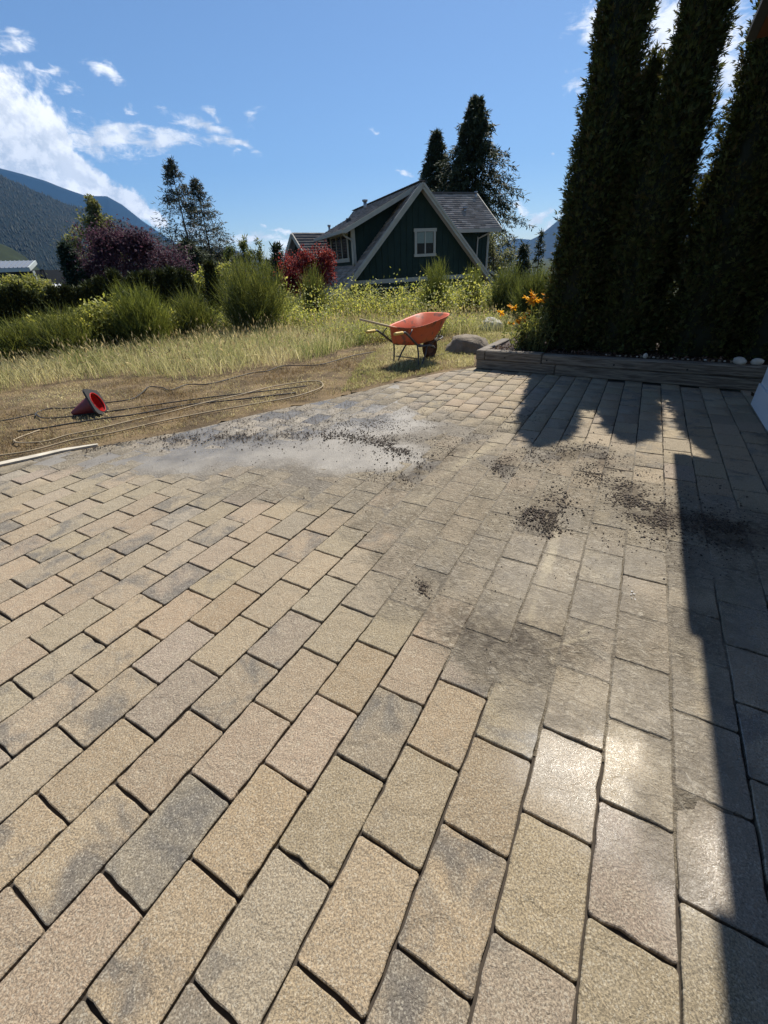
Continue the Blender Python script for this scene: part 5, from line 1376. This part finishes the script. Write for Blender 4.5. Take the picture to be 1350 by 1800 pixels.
    beam('cross_fascia', L(2.2, ce - .03, cez - .07), L(5.38, ce - .03, cez - .07), .05, .15, M_TRIM, root)
    beam('cross_rake', L(5.40, ce, cez - .06), L(5.17, cr_, crz - .06), .04, .16, M_TRIM, root)
    slab('cross_wall', [L(2.0, 2.45, -1.7), L(4.98, 2.45, -1.7), L(4.98, 2.45, 2.86), L(2.0, 2.45, 2.86)], HW * .12, M_SIDING)
    slab('cross_end_wall', [L(4.98, 2.58, -1.7), L(4.98, 5.9, -1.7), L(4.98, 5.9, 2.9), L(4.98, 4.25, 4.4), L(4.98, 2.58, 2.9)], -HN * .1, M_SIDING)
    for i in range(7):
        u = 3.1 + i * .3; beam('batten', L(u, 2.44, .4), L(u, 2.44, 2.78), .022, .045, M_SIDING, root, HN)
    beam('corner_trim', L(4.93, 2.43, -1.6), L(4.93, 2.43, 2.78), .04, .11, M_TRIM, root, HN)
    tube('downspout', spline([L(4.75, 2.0, cez - .12), L(4.7, 2.1, cez - .2), L(4.35, 2.38, 2.45), L(4.28, 2.39, 2.3), L(4.28, 2.39, .2)], 5), .036, M_TRIM, root)
    beam('shed_rake', L(4.9, 2.2, 1.0), L(6.2, 2.2, .35), .05, .13, M_TRIM, root)
    # roof vents
    metal = simple('galvanised', (.32, .33, .34), .4, .7)
    def vent(name, u, w, z, r, h):
        v = tube(name, [L(u, w, z), L(u, w, z + h)], r, metal, root, 12)
        tube('vent_cap', [L(u, w, z + h - .01), L(u, w, z + h + .07)], [r * 1.5, r * 1.7], metal, v, 12)
    vent('flue_pipe', -1.05, 4.6, 3.85, .085, .42)
    vent('vent_pipe', -3.05, 4.5, 2.95, .05, .30)
    box_obj('roof_vent', L(-2.4, 3.2, 3.38), (.22, .25, .16), simple('dark_vent', (.05, .05, .05), .7), root)
    vent('roof_vent', 3.85, 3.1, 3.62, .07, .16)
    vent('vent_pipe', 4.95, 3.95, 4.25, .05, .28)
    return root
M_SHINGLE_FLAT = simple('ridge_shingle', (.11, .10, .095), .9, var=.3, scale=14)
green_house()
def garage():
    A = at(513, 409, 27); B = at(566, 410, 28.2); r = (B - A); r.z = 0; r.normalize(); p = Vector((r.y, -r.x, 0))
    if p.y > 0: p = -p
    root = empty('garage', (A.x, A.y, float(gz(A.x, A.y))), 'low shingled garage roof left of the green house behind the maple', 'garage'); o = root.location
    A0 = A - o; S = (-p + HZ * .95).normalized(); S2 = (p + HZ * .95).normalized(); run = 2.2; Ls = run * math.hypot(1, .95)
    roof_slab('roof', A0 + p * run - HZ * run * .95, r, S, 4.2, Ls, root, [(.17, .155, .14), (.13, .12, .11), (.21, .19, .175)], .2, .4)
    roof_slab('roof', A0 - p * run - HZ * run * .95, r, S2, 4.2, Ls, root, [(.17, .155, .14)], .2, .4)
    prism('gable_wall', [A0 + r * .35 + p * 1.9 - HZ * 1.95, A0 + r * .35 - p * 1.9 - HZ * 1.95, A0 + r * .35 - HZ * .12], r * .1, M_SIDING, root)
    prism('wall', [A0 + r * .36 + p * 1.8 - HZ * 4, A0 + r * .36 - p * 1.8 - HZ * 4, A0 + r * .36 - p * 1.8 - HZ * 1.9, A0 + r * .36 + p * 1.8 - HZ * 1.9], r * 3.4, M_SIDING, root)
    for s in (1, -1): beam('rake_board', A0 - r * .03 - HZ * .1, A0 + p * s * run - HZ * (run * .95 + .1) - r * .03, .06, .2, M_TRIM, root)
    f = prism('window', [A0 + r * .33 + p * .5 - HZ * 1.7, A0 + r * .33 - p * .5 - HZ * 1.7, A0 + r * .33 - p * .5 - HZ * .95, A0 + r * .33 + p * .5 - HZ * .95], r * .015, M_GLASS, root)
    beam('sill', A0 + r * .31 + p * .6 - HZ * 1.75, A0 + r * .31 - p * .6 - HZ * 1.75, .06, .1, M_TRIM, f)
garage()
def left_houses():
    m_dark = simple('dark_cladding', (.018, .022, .028), .6, var=.2); m_roof = simple('standing_seam', (.22, .24, .27), .45, .4, var=.1); m_pale = simple('pale_fascia', (.42, .46, .44), .6)
    C = at(60, 458, 34); root = empty('dark_house', (C.x, C.y, float(gz(C.x, C.y))), 'dark modern house with seamed metal roof at the left edge', 'house'); o = root.location
    a = at(-160, 462, 31) - o; b = at(62, 458, 34) - o; a2 = at(-160, 476, 29.5) - o; b2 = at(50, 470, 32) - o
    prism('roof', [a, b, b2, a2], Vector((0, 0, -.12)), m_roof, root)
    d = (b - a)
    for i in range(26):
        t = (i + .5) / 26; beam('roof_seam', a + (b - a) * t + HZ * .015, a2 + (b2 - a2) * t + HZ * .015, .04, .05, m_roof, root)
    beam('fascia', a2 - HZ * .14, b2 - HZ * .14, .08, .18, m_pale, root); beam('fascia', b2 - HZ * .1, b - HZ * .1, .08, .22, m_pale, root)
    p = at(-160, 560, 30) - o; q = at(49, 472, 32.3) - o; q2 = Vector((q.x, q.y, 0)); p2 = Vector((a2.x, a2.y + .4, 0))
    prism('wall', [p2, q2, q2 + HZ * (q.z - .1), p2 + HZ * (a2.z - .1)], Vector((.4, 4, 0)), m_dark, root)
    post = at(56, 476, 32.6) - o; beam('post', (post.x, post.y, 0), (post.x, post.y, post.z), .22, .22, m_pale, root, (0, 1, 0))
    deck0, deck1 = at(58, 478, 33) - o, at(76, 474, 33.4) - o; beam('balcony_rail', deck0, deck1, .06, .08, m_dark, root); beam('balcony_rail', deck0 - HZ * .45, deck1 - HZ * .45, .06, .08, m_dark, root)
    beam('balcony_floor', deck0 - HZ * .95, deck1 - HZ * .95, .9, .14, m_dark, root); beam('post', deck1 - HZ * 3, deck1, .08, .08, m_dark, root, (0, 1, 0))
    # small shed
    A = at(108, 500, 30); root = empty('shed', (A.x, A.y, float(gz(A.x, A.y))), 'small shed with bright ribbed white roof beside the spruce', 'shed'); o = root.location
    a, b, c, d = at(86, 500, 30.5) - o, at(108, 500, 30) - o, at(100, 514, 28.8) - o, at(92, 515, 29.2) - o
    white = simple('white_metal', (.7, .72, .74), .5, .2); prism('roof', [a, b, c, d], Vector((0, 0, -.05)), white, root)
    e = at(124, 513, 30.8) - o; f = at(112, 500, 31.5) - o
    prism('roof', [b, e, e + Vector((0, 1.5, 0)), f], Vector((0, 0, -.05)), m_dark, root)
    for t in (.15, .32, .5, .68, .85): beam('roof_rib', a.lerp(b, t) + HZ * .02, d.lerp(c, t) + HZ * .02, .035, .05, white, root)
    prism('wall', [Vector((d.x, d.y + .2, 0)), Vector((c.x, c.y + .2, 0)), c + Vector((0, .2, -.1)), d + Vector((0, .2, -.1))], Vector((.3, 1.3, 0)), m_dark, root)
left_houses()

# ------------------------------------------------------------------ the house whose eave shades the patio
def eave_house():
    x, y = xy(HOUSE_A, HOUSE_B)
    root = empty('patio_house', (x, y, 0), 'house corner with dark overhanging eave and pale concrete footing at the right', 'house'); o = Vector((x, y, 0))
    A_ = Vector((AC, -AS, 0)); B_ = Vector((AS, AC, 0))
    def L(a, b, z): return A_ * (a - HOUSE_A) + B_ * (b - HOUSE_B) + HZ * z
    conc = simple('painted_concrete', (.60, .62, .64), .8, var=.12, scale=5, bump=.004, bscale=30); clad = simple('grey_cladding', (.20, .21, .22), .7, var=.12); fasc = simple('dark_fascia', (.05, .055, .06), .5); sof = simple('cedar_soffit', (.14, .055, .018), .6, var=.25, scale=6)
    prism('footing', [L(HOUSE_A, HOUSE_B, -.05), L(HOUSE_A, -5, -.05), L(HOUSE_A, -5, .215), L(HOUSE_A, HOUSE_B, .215)], A_ * .6, conc, root)
    prism('foundation_wall', [L(HOUSE_A + .02, HOUSE_B + .02, .216), L(HOUSE_A + .02, -5, .216), L(HOUSE_A + .02, -5, .9), L(HOUSE_A + .02, HOUSE_B + .02, .9)], A_ * .58, conc, root)
    prism('wall', [L(HOUSE_A + .05, HOUSE_B, .9), L(HOUSE_A + .05, -5, .9), L(HOUSE_A + .05, -5, 2.9), L(HOUSE_A + .05, HOUSE_B, 2.9)], A_ * 4.0, clad, root)
    for i in range(12): z = 1.0 + i * .16; beam('siding_board', L(HOUSE_A + .045, HOUSE_B, z), L(HOUSE_A + .045, -5, z), .02, .15, clad, root)
    ea = .289; eb = 6.04; ez = 3.075; rise = math.tan(R(24)); hp_ = 3.2
    prism('soffit', [L(ea + .06, eb - .05, ez - .135), L(ea + .06, -5, ez - .135), L(HOUSE_A + .05, -5, ez - .135), L(HOUSE_A + .05, eb - .05, ez - .135)], HZ * .03, sof, root)
    prism('roof', [L(ea + .062, eb, ez - .1), L(ea + .03, eb, ez - .03), L(ea + hp_, eb, ez + .02 + hp_ * rise), L(ea + hp_, eb, ez - .1 + hp_ * rise)], -B_ * 11, M_SHINGLE_FLAT, root)
    # fascia boards along the eave, nailed up in lengths that step a little
    for (b0, b1, da) in ((eb + .01, 3.92, -.012), (3.915, 2.865, .030), (2.86, .4, -.004), (.395, -5, -.02)):
        q = [L(ea + da, b0, ez - .125), L(ea + .058, b0, ez - .13), L(ea + .058, b0, ez - .04), L(ea + da + .004, b0, ez - .04)]
        prism('fascia', q, B_ * (b1 - b0), fasc, root)
    beam('rake_board', L(ea + .03, eb + .02, ez - .07), L(ea + hp_, eb + .02, ez - .07 + hp_ * rise), .03, .10, fasc, root)
    prism('rake_soffit', [L(HOUSE_A + .05, eb - .02, ez - .13), L(ea + hp_, eb - .02, ez - .11 + hp_ * rise), L(ea + hp_, HOUSE_B, ez - .11 + hp_ * rise), L(HOUSE_A + .05, HOUSE_B, ez - .13)], HZ * .02, sof, root)
eave_house()

def flake():
    p = g(1113, 1047, .004); bm = bmesh.new()
    for i in range(7):
        q = Vector((rng.normal() * .010, rng.normal() * .016, 0)); vv = [bm.verts.new(q + Vector((math.cos(a) * rng.uniform(.002, .005), math.sin(a) * rng.uniform(.002, .005), rng.uniform(0, .004)))) for a in np.linspace(0, 6.28, 7)[:-1]]
        bm.faces.new(vv)
    o = bm_obj('paper_scrap', bm, simple('white_paper', (.6, .6, .6), .8)); o.location = p; tag(o, 'tiny torn white scrap lying on the muddy paving', 'paper scrap')
flake()
def dead_leaf():
    p = g(1335, 700, .0); A = Acc(); 
    for i in range(5): D = randdirs(1, .3); A.leaves(np.array([[rng.normal() * .03, rng.normal() * .02, .006]]), D, side_of(D), .07, .035, lerp_cols(1, [(.05, .035, .025)]))
    o = A.make('dead_leaves', M_LEAF); o.location = p; tag(o, 'dark dead leaves at the foot of the house corner', 'dead leaves')
dead_leaf()
print('tris', sum(len(o.data.polygons) for o in SC.objects if o.type == 'MESH'))
